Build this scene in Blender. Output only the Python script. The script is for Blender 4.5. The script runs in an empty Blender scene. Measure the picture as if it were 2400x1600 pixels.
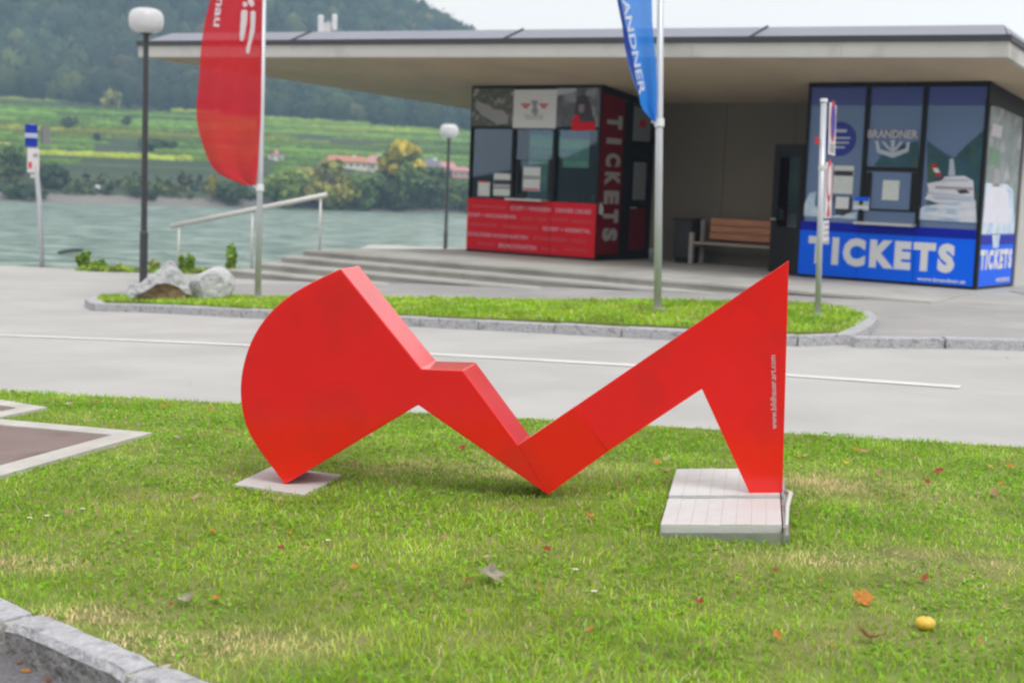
import bpy, bmesh, math, random
import numpy as np
from mathutils import Vector, Matrix

random.seed(11)
rng = np.random.default_rng(11)
SC = bpy.context.scene
COL = SC.collection
PI = math.pi

# ------------------------------------------------------------------ camera
FPX, IW, IH = 3418.0, 2400.0, 1600.0
ROLL, CAMZ = 0.039, 1.6
PITCH = math.atan(378.0 / FPX)
CAMP = Vector((0, 0, CAMZ))
FW = Vector((0, math.cos(PITCH), -math.sin(PITCH)))
_U0 = Vector((0, math.sin(PITCH), math.cos(PITCH)))
_R0 = Vector((1, 0, 0))
RT = math.cos(ROLL) * _R0 + math.sin(ROLL) * _U0
UP = math.cos(ROLL) * _U0 - math.sin(ROLL) * _R0
cam = bpy.data.cameras.new('camera')
camo = bpy.data.objects.new('camera', cam)
COL.objects.link(camo)
camo.matrix_world = Matrix(((RT.x, UP.x, -FW.x, 0), (RT.y, UP.y, -FW.y, 0), (RT.z, UP.z, -FW.z, CAMZ), (0, 0, 0, 1)))
cam.sensor_width = 36.0
cam.sensor_fit = 'HORIZONTAL'
cam.lens = FPX / IW * 36.0
cam.clip_start, cam.clip_end = 0.1, 6000.0
cam.dof.use_dof = True
cam.dof.focus_distance = 7.0
cam.dof.aperture_fstop = 2.8
SC.camera = camo

# ------------------------------------------------------------------ sky, sun, exposure
W = bpy.data.worlds.new('World')
SC.world = W
W.use_nodes = True
nt = W.node_tree
nt.nodes.clear()
SUN_EL, SUN_AZ = math.radians(54), math.radians(150)      # azimuth measured from +Y towards +X
sky = nt.nodes.new('ShaderNodeTexSky')
sky.sky_type = 'NISHITA'
sky.sun_disc = False
sky.sun_elevation = SUN_EL
sky.sun_rotation = SUN_AZ
tcw = nt.nodes.new('ShaderNodeTexCoord')
mpw = nt.nodes.new('ShaderNodeMapping')
mpw.inputs['Scale'].default_value = (1.0, 1.0, 2.6)
nzw = nt.nodes.new('ShaderNodeTexNoise')
nzw.inputs['Scale'].default_value = 2.2
nzw.inputs['Detail'].default_value = 5.0
rmp = nt.nodes.new('ShaderNodeValToRGB')                 # soft grey and white of a closed cloud deck
rmp.color_ramp.elements[0].position, rmp.color_ramp.elements[1].position = 0.3, 0.72
rmp.color_ramp.elements[0].color = (8.9, 8.5, 8.0, 1)
rmp.color_ramp.elements[1].color = (10.0, 9.6, 9.0, 1)
mxw = nt.nodes.new('ShaderNodeMixRGB')
mxw.inputs[0].default_value = 0.96
bgw = nt.nodes.new('ShaderNodeBackground')
bgw.inputs['Strength'].default_value = 0.1
ow = nt.nodes.new('ShaderNodeOutputWorld')
L = nt.links.new
L(tcw.outputs['Generated'], mpw.inputs['Vector'])
L(mpw.outputs['Vector'], nzw.inputs['Vector'])
L(nzw.outputs['Fac'], rmp.inputs['Fac'])
L(sky.outputs['Color'], mxw.inputs[1])
L(rmp.outputs['Color'], mxw.inputs[2])
L(mxw.outputs['Color'], bgw.inputs['Color'])
L(bgw.outputs['Background'], ow.inputs['Surface'])

sun = bpy.data.lights.new('sun', 'SUN')
sun.energy = 1.45
sun.angle = math.radians(22)
sun.color = (1.0, 0.98, 0.96)
suno = bpy.data.objects.new('sun', sun)
COL.objects.link(suno)
sdir = Vector((math.sin(SUN_AZ) * math.cos(SUN_EL), math.cos(SUN_AZ) * math.cos(SUN_EL), math.sin(SUN_EL)))
suno.rotation_euler = sdir.to_track_quat('Z', 'Y').to_euler()

vs = SC.view_settings
SC.display_settings.display_device = 'sRGB'
vs.view_transform = 'Standard'
vs.look = 'None'
vs.exposure = 0.44
vs.gamma = 1.0
vs.use_curve_mapping = False
cy = SC.cycles
cy.max_bounces = 6
cy.diffuse_bounces = 3
cy.glossy_bounces = 3
cy.transmission_bounces = 4
cy.transparent_max_bounces = 12
cy.volume_bounces = 1
cy.caustics_reflective = False
cy.caustics_refractive = False
cy.sample_clamp_indirect = 6.0
cy.filter_width = 2.3
cy.use_denoising = True

# ------------------------------------------------------------------ geometry of the place
def ray(x, y):
    return FW + RT * ((x - 1200.0) / FPX) + UP * ((800.0 - y) / FPX)

def sstep(a, b, x):
    t = min(1.0, max(0.0, (x - a) / (b - a)))
    return t * t * (3 - 2 * t)

def G(x, y):
    """height of the ground: it rises gently to the right and dips towards the river stairs"""
    k = sstep(8, 22, y)
    z = -.19 * k + (.02 + .03 * k) * x
    e = (.085 - z) / .05
    if e < 30:
        z = .085 - math.log1p(math.exp(e)) * .05
    e = (z + .62) / .05
    if e < 30:
        z = -.62 + math.log1p(math.exp(e)) * .05
    z += .055 * math.exp(-((x - 1.05) ** 2 + (y - 6.95) ** 2) / .55)
    dk = (x + 1.643) * .667 + (y - 5.062) * .745          # the parking bay lies lower than the lawn
    if dk < 0:
        z -= .10 * sstep(.03, .12, -dk)
    return z
KERB_CUTS = [((-1.643 - .667 * q_, 5.062 - .745 * q_, 0), (.667, .745, 0)) for q_ in (.03, .075, .12)]

def at(x, y, dz=0.0):
    d = ray(x, y)
    t0, t1 = 2.0, 90.0
    for _ in range(46):
        t = (t0 + t1) / 2
        p = CAMP + d * t
        if p.z > G(p.x, p.y) + dz:
            t0 = t
        else:
            t1 = t
    return CAMP + d * t0

def onz(x, y, z):
    d = ray(x, y)
    return CAMP + d * ((z - CAMZ) / d.z)

def onpl(x, y, p0, nn):
    d = ray(x, y)
    return CAMP + d * ((p0 - CAMP).dot(nn) / d.dot(nn))

def far(x, y, D):
    return CAMP + ray(x, y) * D

class VN:
    """value noise for numpy arrays"""
    def __init__(s, seed):
        s.g = np.random.default_rng(seed).random((64, 64))
    def __call__(s, x, y, sc):
        x = np.asarray(x, float) / sc + 100.0
        y = np.asarray(y, float) / sc + 100.0
        xi, yi = np.floor(x).astype(int), np.floor(y).astype(int)
        fx, fy = x - xi, y - yi
        fx, fy = fx * fx * (3 - 2 * fx), fy * fy * (3 - 2 * fy)
        g = s.g
        a = g[xi % 64, yi % 64]; b = g[(xi + 1) % 64, yi % 64]
        c = g[xi % 64, (yi + 1) % 64]; d = g[(xi + 1) % 64, (yi + 1) % 64]
        return (a * (1 - fx) + b * fx) * (1 - fy) + (c * (1 - fx) + d * fx) * fy

N1, N2, N3 = VN(1), VN(2), VN(3)

# ------------------------------------------------------------------ materials
def srgb(h):
    h = h.lstrip('#')
    r = []
    for i in (0, 2, 4):
        c = int(h[i:i + 2], 16) / 255
        r.append(c / 12.92 if c <= .04045 else ((c + .055) / 1.055) ** 2.4)
    return tuple(r) + (1.0,)

def mat(name, col, rough=.6, metal=0.0, var=0.0, vscale=3.0, bump=0.0, bscale=40.0, coat=0.0, spec=.5,
        dirt=None, dscale=1.0, dlo=.5, dhi=.7, attr=None, transl=0.0, detail=6.0, stretch=None):
    m = bpy.data.materials.new(name)
    m.use_nodes = True
    t = m.node_tree
    b = t.nodes['Principled BSDF']
    b.inputs['Roughness'].default_value = rough
    b.inputs['Metallic'].default_value = metal
    b.inputs['Specular IOR Level'].default_value = spec
    if coat:
        b.inputs['Coat Weight'].default_value = coat
        b.inputs['Coat Roughness'].default_value = .12
    c4 = tuple(col) if len(col) == 4 else tuple(col) + (1.0,)
    tc = t.nodes.new('ShaderNodeTexCoord')
    vec = tc.outputs['Object']
    if stretch:
        mp = t.nodes.new('ShaderNodeMapping')
        mp.inputs['Scale'].default_value = stretch
        t.links.new(vec, mp.inputs['Vector'])
        vec = mp.outputs['Vector']
    if attr:
        a = t.nodes.new('ShaderNodeAttribute')
        a.attribute_name = attr
        out = a.outputs['Color']
    else:
        rgb = t.nodes.new('ShaderNodeRGB')
        rgb.outputs[0].default_value = c4
        out = rgb.outputs[0]
    if var:
        n = t.nodes.new('ShaderNodeTexNoise')
        n.inputs['Scale'].default_value = vscale
        n.inputs['Detail'].default_value = detail
        n.inputs['Roughness'].default_value = .62
        t.links.new(vec, n.inputs['Vector'])
        mr = t.nodes.new('ShaderNodeMapRange')
        mr.inputs['From Min'].default_value, mr.inputs['From Max'].default_value = .3, .7
        mr.inputs['To Min'].default_value, mr.inputs['To Max'].default_value = 1 - var, 1 + var
        t.links.new(n.outputs['Fac'], mr.inputs['Value'])
        mx = t.nodes.new('ShaderNodeMixRGB')
        mx.blend_type = 'MULTIPLY'
        mx.inputs[0].default_value = 1.0
        t.links.new(out, mx.inputs[1])
        t.links.new(mr.outputs['Result'], mx.inputs[2])
        out = mx.outputs[0]
    if dirt is not None:
        n = t.nodes.new('ShaderNodeTexNoise')
        n.inputs['Scale'].default_value = dscale
        n.inputs['Detail'].default_value = 8.0
        t.links.new(vec, n.inputs['Vector'])
        mr = t.nodes.new('ShaderNodeMapRange')
        mr.inputs['From Min'].default_value, mr.inputs['From Max'].default_value = dlo, dhi
        t.links.new(n.outputs['Fac'], mr.inputs['Value'])
        mx = t.nodes.new('ShaderNodeMixRGB')
        mx.inputs[2].default_value = tuple(dirt) if len(dirt) == 4 else tuple(dirt) + (1.0,)
        t.links.new(mr.outputs['Result'], mx.inputs[0])
        t.links.new(out, mx.inputs[1])
        out = mx.outputs[0]
    t.links.new(out, b.inputs['Base Color'])
    if bump:
        n = t.nodes.new('ShaderNodeTexNoise')
        n.inputs['Scale'].default_value = bscale
        n.inputs['Detail'].default_value = 6.0
        t.links.new(vec, n.inputs['Vector'])
        bp = t.nodes.new('ShaderNodeBump')
        bp.inputs['Strength'].default_value = min(1.0, bump)
        bp.inputs['Distance'].default_value = 1.0 / bscale
        t.links.new(n.outputs['Fac'], bp.inputs['Height'])
        t.links.new(bp.outputs['Normal'], b.inputs['Normal'])
    if transl:
        tr = t.nodes.new('ShaderNodeBsdfTranslucent')
        t.links.new(out, tr.inputs['Color'])
        ms = t.nodes.new('ShaderNodeMixShader')
        ms.inputs[0].default_value = transl
        t.links.new(b.outputs[0], ms.inputs[1])
        t.links.new(tr.outputs[0], ms.inputs[2])
        t.links.new(ms.outputs[0], t.nodes['Material Output'].inputs['Surface'])
    return m

def glass(name, tint=(.75, .85, .85), gloss=(1, 1, 1), ior=1.5, lift=.04, film=None):
    m = bpy.data.materials.new(name)
    m.use_nodes = True
    t = m.node_tree
    t.nodes.remove(t.nodes['Principled BSDF'])
    tr = t.nodes.new('ShaderNodeBsdfTransparent')
    tr.inputs['Color'].default_value = tuple(tint) + (1,)
    gl = t.nodes.new('ShaderNodeBsdfGlossy')
    gl.inputs['Roughness'].default_value = .015
    gl.inputs['Color'].default_value = tuple(gloss) + (1,)
    fr = t.nodes.new('ShaderNodeFresnel')
    fr.inputs['IOR'].default_value = ior
    ad = t.nodes.new('ShaderNodeMath')
    ad.operation = 'ADD'
    ad.inputs[1].default_value = lift
    ms = t.nodes.new('ShaderNodeMixShader')
    t.links.new(fr.outputs[0], ad.inputs[0])
    t.links.new(ad.outputs[0], ms.inputs[0])
    t.links.new(tr.outputs[0], ms.inputs[1])
    t.links.new(gl.outputs[0], ms.inputs[2])
    out = ms.outputs[0]
    if film:
        df = t.nodes.new('ShaderNodeBsdfDiffuse')
        df.inputs['Color'].default_value = tuple(film) + (1,)
        m2 = t.nodes.new('ShaderNodeMixShader')
        m2.inputs[0].default_value = .5
        t.links.new(out, m2.inputs[1])
        t.links.new(df.outputs[0], m2.inputs[2])
        out = m2.outputs[0]
    t.links.new(out, t.nodes['Material Output'].inputs['Surface'])
    return m

def sheer(m, k):
    """thin cloth: part of what lies behind shows through"""
    t = m.node_tree
    o_ = t.nodes['Material Output']
    src = o_.inputs['Surface'].links[0].from_socket
    tr = t.nodes.new('ShaderNodeBsdfTransparent')
    ms = t.nodes.new('ShaderNodeMixShader')
    ms.inputs[0].default_value = k
    t.links.new(src, ms.inputs[1])
    t.links.new(tr.outputs[0], ms.inputs[2])
    t.links.new(ms.outputs[0], o_.inputs['Surface'])

M = {}
M['road'] = mat('pale_asphalt', (.45, .44, .43), .85, var=.07, vscale=.9, bump=.35, bscale=160, dirt=(.37, .365, .36), dscale=.55, dlo=.46, dhi=.78)
M['asphalt'] = mat('grey_asphalt', (.34, .33, .33), .85, var=.09, vscale=1.3, bump=.4, bscale=140, dirt=(.42, .41, .41), dscale=.6, dlo=.5, dhi=.7)
M['dark_asphalt'] = mat('parking_asphalt', (.16, .155, .165), .9, var=.35, vscale=60, bump=.9, bscale=90)
M['white_paint'] = mat('road_paint', (.66, .65, .64), .7, var=.12, vscale=3, bump=.2, bscale=100)
M['concrete'] = mat('pale_concrete', (.46, .455, .43), .8, var=.09, vscale=1.5, bump=.25, bscale=60, dirt=(.33, .33, .30), dscale=.8, dlo=.52, dhi=.72)
M['fascia'] = mat('fascia_concrete', (.56, .55, .53), .75, var=.05, vscale=.8, bump=.15, bscale=50, dirt=(.40, .39, .37), dscale=1.2, dlo=.55, dhi=.75)
M['soffit'] = mat('soffit_concrete', (.50, .40, .275), .85, var=.07, vscale=.5, bump=.1, bscale=30, dirt=(.41, .34, .245), dscale=.9, dlo=.5, dhi=.75)
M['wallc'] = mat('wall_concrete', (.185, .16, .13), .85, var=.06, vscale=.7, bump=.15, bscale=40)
M['roofmetal'] = mat('roof_metal', (.27, .28, .34), .55, metal=.25, var=.06, vscale=.7)
M['trim'] = mat('dark_trim', (.055, .058, .065), .5, metal=.2, var=.1, vscale=2)
M['granite'] = mat('kerb_granite', (.47, .47, .50), .8, var=.2, vscale=30, bump=1.0, bscale=38, dirt=(.24, .24, .26), dscale=14, dlo=.54, dhi=.70)
M['granite_shaded'] = mat('rough_shaded_granite', (.27, .265, .265), .9, var=.3, vscale=22, bump=1.0, bscale=26, dirt=(.12, .12, .125), dscale=10, dlo=.5, dhi=.68)  # rougher granite, darkened: shade of the kerb's front face painted in
M['mortar'] = mat('kerb_mortar', (.42, .40, .34), .9, var=.1, vscale=10)
M['soil'] = mat('lawn_soil', (.17, .22, .04), .95, var=.35, vscale=6, bump=.8, bscale=50, dirt=(.25, .22, .09), dscale=2.5, dlo=.5, dhi=.75)
M['blade'] = mat('grass_blade', (.1, .2, .03), .55, attr='col', transl=.45, spec=.2)
M['red'] = mat('red_lacquer', (.83, .011, .008), .4, var=.03, vscale=2.2, coat=1.0, spec=.1, bump=.012, bscale=2.2, dirt=(.60, .016, .012), dscale=2.6, dlo=.5, dhi=.8)
M['white_print'] = mat('white_print', (.62, .42, .46), .6)
M['slab'] = mat('slab_concrete', (.52, .52, .51), .8, var=.07, vscale=9, bump=.3, bscale=60, dirt=(.48, .46, .42), dscale=4, dlo=.55, dhi=.78)
M['tile'] = mat('white_paver', (.60, .60, .60), .55, var=.06, vscale=12, bump=.15, bscale=60, dirt=(.55, .53, .50), dscale=6, dlo=.55, dhi=.8)
M['galv'] = mat('galvanised_steel', (.42, .43, .45), .45, metal=.7, var=.15, vscale=9, dirt=(.25, .12, .06), dscale=6, dlo=.66, dhi=.74)
M['steel'] = mat('brushed_steel', (.62, .62, .60), .45, metal=.25, var=.06, vscale=4)
M['pole'] = mat('pale_pole', (.55, .57, .62), .35, metal=.25, var=.04, vscale=3)
M['lampblack'] = mat('lamp_post_paint', (.045, .047, .055), .45, var=.1, vscale=4)
M['globe'] = mat('opal_globe', (.78, .78, .80), .25, spec=.5, transl=.25)
M['flagred'] = mat('red_flag_cloth', srgb('d81e2c'), .8, var=.06, vscale=2, transl=.4, spec=.1)
M['flagblue'] = mat('blue_flag_cloth', srgb('3c92f2'), .8, var=.08, vscale=2, transl=.45, spec=.1)
sheer(M['flagred'], .14)
sheer(M['flagblue'], .10)
M['flagdark'] = mat('dark_blue_cloth', srgb('2743a2'), .7, transl=.3)
M['flagwhite'] = mat('white_flag_print', (.78, .78, .84), .7, transl=.3)
M['black'] = mat('black_frame', (.008, .008, .011), .5, spec=.25, var=.1, vscale=3)
M['redpanel'] = mat('red_panel', srgb('dc1428'), .45, var=.03, vscale=1.5, spec=.15)
M['redfilm_shaded'] = mat('shaded_red_film', srgb('7c0a1a'), .45, var=.04, vscale=1.5, spec=.15)  # red film darkened: shade of the passage side is in the colour
M['faintred'] = mat('faint_red_print', srgb('d64050'), .4)
M['pinkprint'] = mat('pale_print', (.66, .36, .44), .5)
M['letterpale'] = mat('pale_lettering', (.62, .58, .64), .5)
M['bluepanel'] = mat('blue_panel', (.001, .135, .95), .45, var=.03, vscale=1.5, spec=.15)
M['navy'] = mat('navy_panel', (.003, .014, .40), .45, var=.03, vscale=1.5, spec=.15)
M['white'] = mat('white_film', (.76, .77, .80), .45, var=.03, vscale=3)
M['greyprint'] = mat('grey_print', (.32, .33, .36), .5)
M['paper'] = mat('paper', (.70, .74, .74), .7, var=.06, vscale=14)
M['photo_dark'] = mat('photo_print_dark', (.10, .105, .13), .35, var=.55, vscale=4.5, dirt=(.30, .29, .33), dscale=3.5, dlo=.5, dhi=.62)
M['photo_town'] = mat('photo_print_town', (.07, .085, .055), .35, var=.5, vscale=9, dirt=(.34, .30, .30), dscale=7, dlo=.56, dhi=.66)
M['hill_teal'] = mat('dark_teal_hill', (.02, .085, .12), .3, var=.35, vscale=2.5, dirt=(.05, .11, .05), dscale=2.2, dlo=.5, dhi=.7)
M['photo_side'] = mat('photo_print_side', (.17, .22, .22), .35, var=.4, vscale=3.5, dirt=(.42, .40, .44), dscale=3.0, dlo=.55, dhi=.72)
M['water_print'] = mat('photo_print_water', (.45, .62, .82), .35, var=.25, vscale=6, dirt=(.72, .76, .85), dscale=4, dlo=.45, dhi=.6)
M['photogrey'] = mat('photo_print_grey', (.36, .33, .36), .5)
M['shipwhite'] = mat('ship_print_white', (.74, .74, .84), .4, var=.05, vscale=5)
M['hair'] = mat('photo_print_figure', (.035, .03, .045), .5, var=.3, vscale=6)
M['skin'] = mat('photo_print_face', (.28, .2, .24), .5)
M['anchor'] = mat('pale_blue_print', (.48, .54, .66), .45)
M['badge'] = mat('badge_blue', srgb('1d2a9a'), .4)
M['bluefilm'] = mat('blue_film', srgb('46549a'), .3, var=.05, vscale=2)
M['interior'] = mat('kiosk_interior', (.05, .055, .07), .7, var=.15, vscale=1.5)
M['interior_wine'] = mat('kiosk_cupboard', (.075, .03, .05), .6)
M['blind'] = mat('blind_cloth', (.34, .42, .58), .7, var=.1, vscale=3)
M['wood'] = mat('bench_wood', srgb('c98a68'), .6, var=.25, vscale=2.0, bump=.3, bscale=30, stretch=(1, 1, 12))
M['benchleg'] = mat('bench_concrete', (.40, .36, .33), .8, var=.08, vscale=5)
M['bin'] = mat('bin_metal', (.022, .022, .026), .5, var=.1, vscale=4)
M['signblue'] = mat('sign_blue', srgb('0a2ba8'), .4)
M['signwhite'] = mat('sign_white', (.72, .68, .70), .5, var=.03)
M['signred'] = mat('sign_red', srgb('c01525'), .45)
M['signgrey'] = mat('sign_back', (.30, .30, .29), .5, metal=.5)
M['rock'] = mat('pale_limestone', (.60, .60, .63), .85, var=.25, vscale=2.6, bump=.8, bscale=9, dirt=(.24, .25, .29), dscale=3.0, dlo=.5, dhi=.66)
M['rockbrown'] = mat('brown_broken_stone', (.14, .095, .045), .95, var=.45, vscale=5, bump=.9, bscale=14, dirt=(.34, .24, .12), dscale=4, dlo=.52, dhi=.7)
M['pad'] = mat('brown_pad', (.215, .155, .145), .8, var=.12, vscale=2.2, bump=.3, bscale=80, dirt=(.14, .10, .095), dscale=1.7, dlo=.55, dhi=.68)
M['padrim'] = mat('pad_border', (.50, .48, .45), .85, var=.14, vscale=5, bump=.3, bscale=60, dirt=(.42, .42, .36), dscale=3, dlo=.55, dhi=.75)
M['leaf'] = mat('leaf_tissue', (.3, .2, .05), .6, attr='col', transl=.25, spec=.35)
M['tree'] = mat('tree_foliage', (.08, .1, .03), .7, attr='col', transl=.2, spec=.2)
M['bark'] = mat('bark', (.09, .07, .05), .9, var=.2, vscale=6)
M['terrain'] = mat('terrain_green', (.06, .085, .03), .9, attr='col', var=.12, vscale=.05)
M['beach'] = mat('gravel_beach', (.34, .31, .29), .9, var=.2, vscale=.4)
M['plaster'] = mat('cream_plaster', (.66, .62, .50), .8)
M['plasterw'] = mat('white_plaster', (.70, .69, .68), .8)
M['rooftile'] = mat('orange_roof_tiles', (.46, .20, .13), .8, var=.12, vscale=.6)
M['roofpink'] = mat('faded_roof_tiles', (.50, .25, .23), .8, var=.1, vscale=.6)
M['roofgrey'] = mat('slate_roof', (.16, .15, .19), .7)
M['pinkwall'] = mat('pink_plaster', (.58, .31, .30), .8)
M['sidelet'] = mat('grey_lettering', (.50, .48, .50), .6)
M['dark'] = mat('dark_opening', (.02, .02, .025), .5)
M['log'] = mat('wet_wood', (.02, .02, .022), .5, var=.3, vscale=3)
M['daisy'] = mat('daisy_petal', (.8, .8, .8), .6)
M['yolk'] = mat('daisy_centre', (.6, .42, .05), .7)
M['pane_red'] = glass('kiosk_glass', (.42, .53, .60), gloss=(.75, .85, 1.0), lift=.03)
M['pane_blue'] = glass('blue_kiosk_glass', (.52, .64, .92), gloss=(.62, .76, 1.0), lift=.42, film=(.25, .34, .64))
M['pane_clear'] = glass('clear_glass', (.8, .9, .88))

# ------------------------------------------------------------------ building helpers
def oloc(o):
    v = Vector((0, 0, 0))
    while o is not None:
        v += o.location
        o = o.parent
    return v

def tag(o, label=None, cat=None, group=None, kind=None):
    if label: o['label'] = label
    if cat: o['category'] = cat
    if group: o['group'] = group
    if kind: o['kind'] = kind
    return o

def thing(name, label, cat, loc=(0, 0, 0), group=None):
    o = bpy.data.objects.new(name, None)
    o.empty_display_size = .2
    o.location = loc
    COL.objects.link(o)
    return tag(o, label, cat, group)

def struct(name, loc=(0, 0, 0)):
    o = bpy.data.objects.new(name, None)
    o.location = loc
    COL.objects.link(o)
    o['kind'] = 'structure'
    return o

class Frame:
    def __init__(s, o, ex, ey, ez):
        s.o, s.ex, s.ey, s.ez = Vector(o), Vector(ex), Vector(ey), Vector(ez)
    def p(s, a, b, c):
        return s.o + s.ex * a + s.ey * b + s.ez * c

WORLD = Frame((0, 0, 0), (1, 0, 0), (0, 1, 0), (0, 0, 1))

class MB:
    def __init__(s):
        s.v, s.f, s.m = [], [], []
    def add(s, vs_, fs_, mi=0):
        o = len(s.v)
        s.v += [Vector(p) for p in vs_]
        s.f += [tuple(i + o for i in f) for f in fs_]
        s.m += [mi] * len(fs_)
        return s
    def box(s, fr, a0, a1, b0, b1, c0, c1, mi=0):
        vs_ = [fr.p(a, b, c) for c in (c0, c1) for b in (b0, b1) for a in (a0, a1)]
        return s.add(vs_, [(0, 2, 3, 1), (4, 5, 7, 6), (0, 1, 5, 4), (2, 6, 7, 3), (0, 4, 6, 2), (1, 3, 7, 5)], mi)
    def prism(s, pts, vec, mi=0):
        n = len(pts)
        pts = [Vector(p) for p in pts]
        vec = Vector(vec)
        return s.add(pts + [p + vec for p in pts],
                     [tuple(range(n))[::-1], tuple(range(n, 2 * n))] + [(i, (i + 1) % n, (i + 1) % n + n, i + n) for i in range(n)], mi)
    def tube(s, pts, rad, n=12, mi=0, cap=True):
        pts = [Vector(p) for p in pts]
        rad = rad if isinstance(rad, (list, tuple)) else [rad] * len(pts)
        vs_, fs_ = [], []
        for i, p in enumerate(pts):
            d = (pts[min(i + 1, len(pts) - 1)] - pts[max(i - 1, 0)]).normalized()
            a = d.orthogonal() if abs(d.z) < .9 else Vector((1, 0, 0)) - d * d.x
            a.normalize()
            b = d.cross(a)
            for k in range(n):
                w = 2 * PI * k / n
                vs_.append(p + (a * math.cos(w) + b * math.sin(w)) * rad[i])
        for i in range(len(pts) - 1):
            for k in range(n):
                fs_.append((i * n + k, i * n + (k + 1) % n, (i + 1) * n + (k + 1) % n, (i + 1) * n + k))
        if cap:
            fs_.append(tuple(range(n))[::-1])
            fs_.append(tuple(range((len(pts) - 1) * n, len(pts) * n)))
        return s.add(vs_, fs_, mi)
    def lathe(s, c, prof, n=20, mi=0):
        c = Vector(c)
        return s.tube([c + Vector((0, 0, z)) for r, z in prof], [max(r, .0005) for r, z in prof], n, mi)
    def build(s, name, mats, parent=None, smooth=False, loc=None, bevel=0.0, recalc=True):
        me = bpy.data.meshes.new(name)
        if loc is None:
            loc = oloc(parent) if parent is not None else Vector((0, 0, 0))
        loc = Vector(loc)
        me.from_pydata([tuple(p - loc) for p in s.v], [], s.f)
        for m_ in (mats if isinstance(mats, (list, tuple)) else [mats]):
            me.materials.append(m_)
        if len(me.materials) > 1:
            me.polygons.foreach_set('material_index', s.m)
        if recalc or bevel:
            bm = bmesh.new()
            bm.from_mesh(me)
            bmesh.ops.recalc_face_normals(bm, faces=bm.faces)
            if bevel:
                bmesh.ops.bevel(bm, geom=[e for e in bm.edges if len(e.link_faces) == 2 and e.calc_face_angle(0) > .5], offset=bevel, segments=2, profile=.6, affect='EDGES', clamp_overlap=True)
            bm.to_mesh(me)
            bm.free()
        if smooth:
            me.polygons.foreach_set('use_smooth', [True] * len(me.polygons))
        o = bpy.data.objects.new(name, me)
        COL.objects.link(o)
        if parent is not None:
            o.parent = parent
        else:
            o.location = loc
        return o

def flat(poly3, mi=0):
    return MB().add(poly3, [tuple(range(len(poly3)))], mi)

def drape(name, poly, dz, m_, parent=None, step=1.0, skirt=0.0, hf=G, cuts=()):
    bm = bmesh.new()
    vs_ = [bm.verts.new((x, y, 0)) for x, y in poly]
    bm.faces.new(vs_)
    xs = [p[0] for p in poly]
    ys = [p[1] for p in poly]
    for ax, lo, hi in ((0, min(xs), max(xs)), (1, min(ys), max(ys))):
        k = math.ceil(lo / step + 1e-6)
        while k * step < hi - 1e-6:
            co = (k * step, 0, 0) if ax == 0 else (0, k * step, 0)
            no = (1, 0, 0) if ax == 0 else (0, 1, 0)
            bmesh.ops.bisect_plane(bm, geom=bm.verts[:] + bm.edges[:] + bm.faces[:], plane_co=co, plane_no=no, dist=1e-5)
            k += 1
    for co, no in cuts:
        bmesh.ops.bisect_plane(bm, geom=bm.verts[:] + bm.edges[:] + bm.faces[:], plane_co=co, plane_no=no, dist=1e-5)
    bmesh.ops.triangulate(bm, faces=[f for f in bm.faces if len(f.verts) > 4])
    for v in bm.verts:
        v.co.z = hf(v.co.x, v.co.y) + dz
    if skirt:
        ed = [e for e in bm.edges if e.is_boundary]
        r = bmesh.ops.extrude_edge_only(bm, edges=ed)
        for v in r['geom']:
            if isinstance(v, bmesh.types.BMVert):
                v.co.z -= skirt
    bmesh.ops.recalc_face_normals(bm, faces=bm.faces)
    me = bpy.data.meshes.new(name)
    bm.to_mesh(me)
    bm.free()
    me.update()
    if len(me.polygons):
        zz = sum(p.normal.z for p in me.polygons)
        if zz < 0:
            me.flip_normals()
    me.materials.append(m_)
    o = bpy.data.objects.new(name, me)
    COL.objects.link(o)
    if parent is not None:
        o.parent = parent
        me.transform(Matrix.Translation(-oloc(parent)))
    return o

# lettering: every string is turned into a mesh once, its cap height scaled to 1
_STR = ['TICKETS', 'T', 'I', 'C', 'K', 'E', 'S', 'SCHIFF + WANDERN', 'DINNER CRUISE', 'SCHIFF + WACHAUBAHN', 'SCHIFF + KREMSTAL', 'SCHLÖSSER RUNDFAHRTEN',
        'BRUNCHFAHRTEN', 'ADVENTFAHRTEN', 'WACHAU', 'RUNDFAHRTEN', 'THEMENFAHRTEN', 'SCHIFF + RAD', 'DONAUREISEN', 'BRANDNER', 'www.brandner.at', 'donau',
        'www.bildhauer.art.com', 'SCHIFFFAHRT', 'DONAU SCHIFFFAHRT', 'P', 'INFO']
TX = {}
def _prep():
    obs = []
    for s_ in _STR:
        cu = bpy.data.curves.new('lettering', 'FONT')
        cu.body = s_
        cu.size = 1.0
        cu.offset = .065 if len(s_) == 1 or s_ == 'TICKETS' else .022
        cu.space_character = 1.3 if s_ == 'TICKETS' else 1.0
        cu.resolution_u = 3
        o = bpy.data.objects.new('lettering', cu)
        COL.objects.link(o)
        obs.append(o)
    bpy.context.view_layer.update()
    dg = bpy.context.evaluated_depsgraph_get()
    for s_, o in zip(_STR, obs):
        me = bpy.data.meshes.new_from_object(o.evaluated_get(dg))
        co = np.array([v.co[:] for v in me.vertices])
        TX[s_] = (co, [tuple(p.vertices) for p in me.polygons], co[:, 0].min(), co[:, 0].max(), co[:, 1].min(), co[:, 1].max())
        bpy.data.meshes.remove(me)
    for o in obs:
        cu = o.data
        bpy.data.objects.remove(o)
        bpy.data.curves.remove(cu)
_prep()

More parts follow.
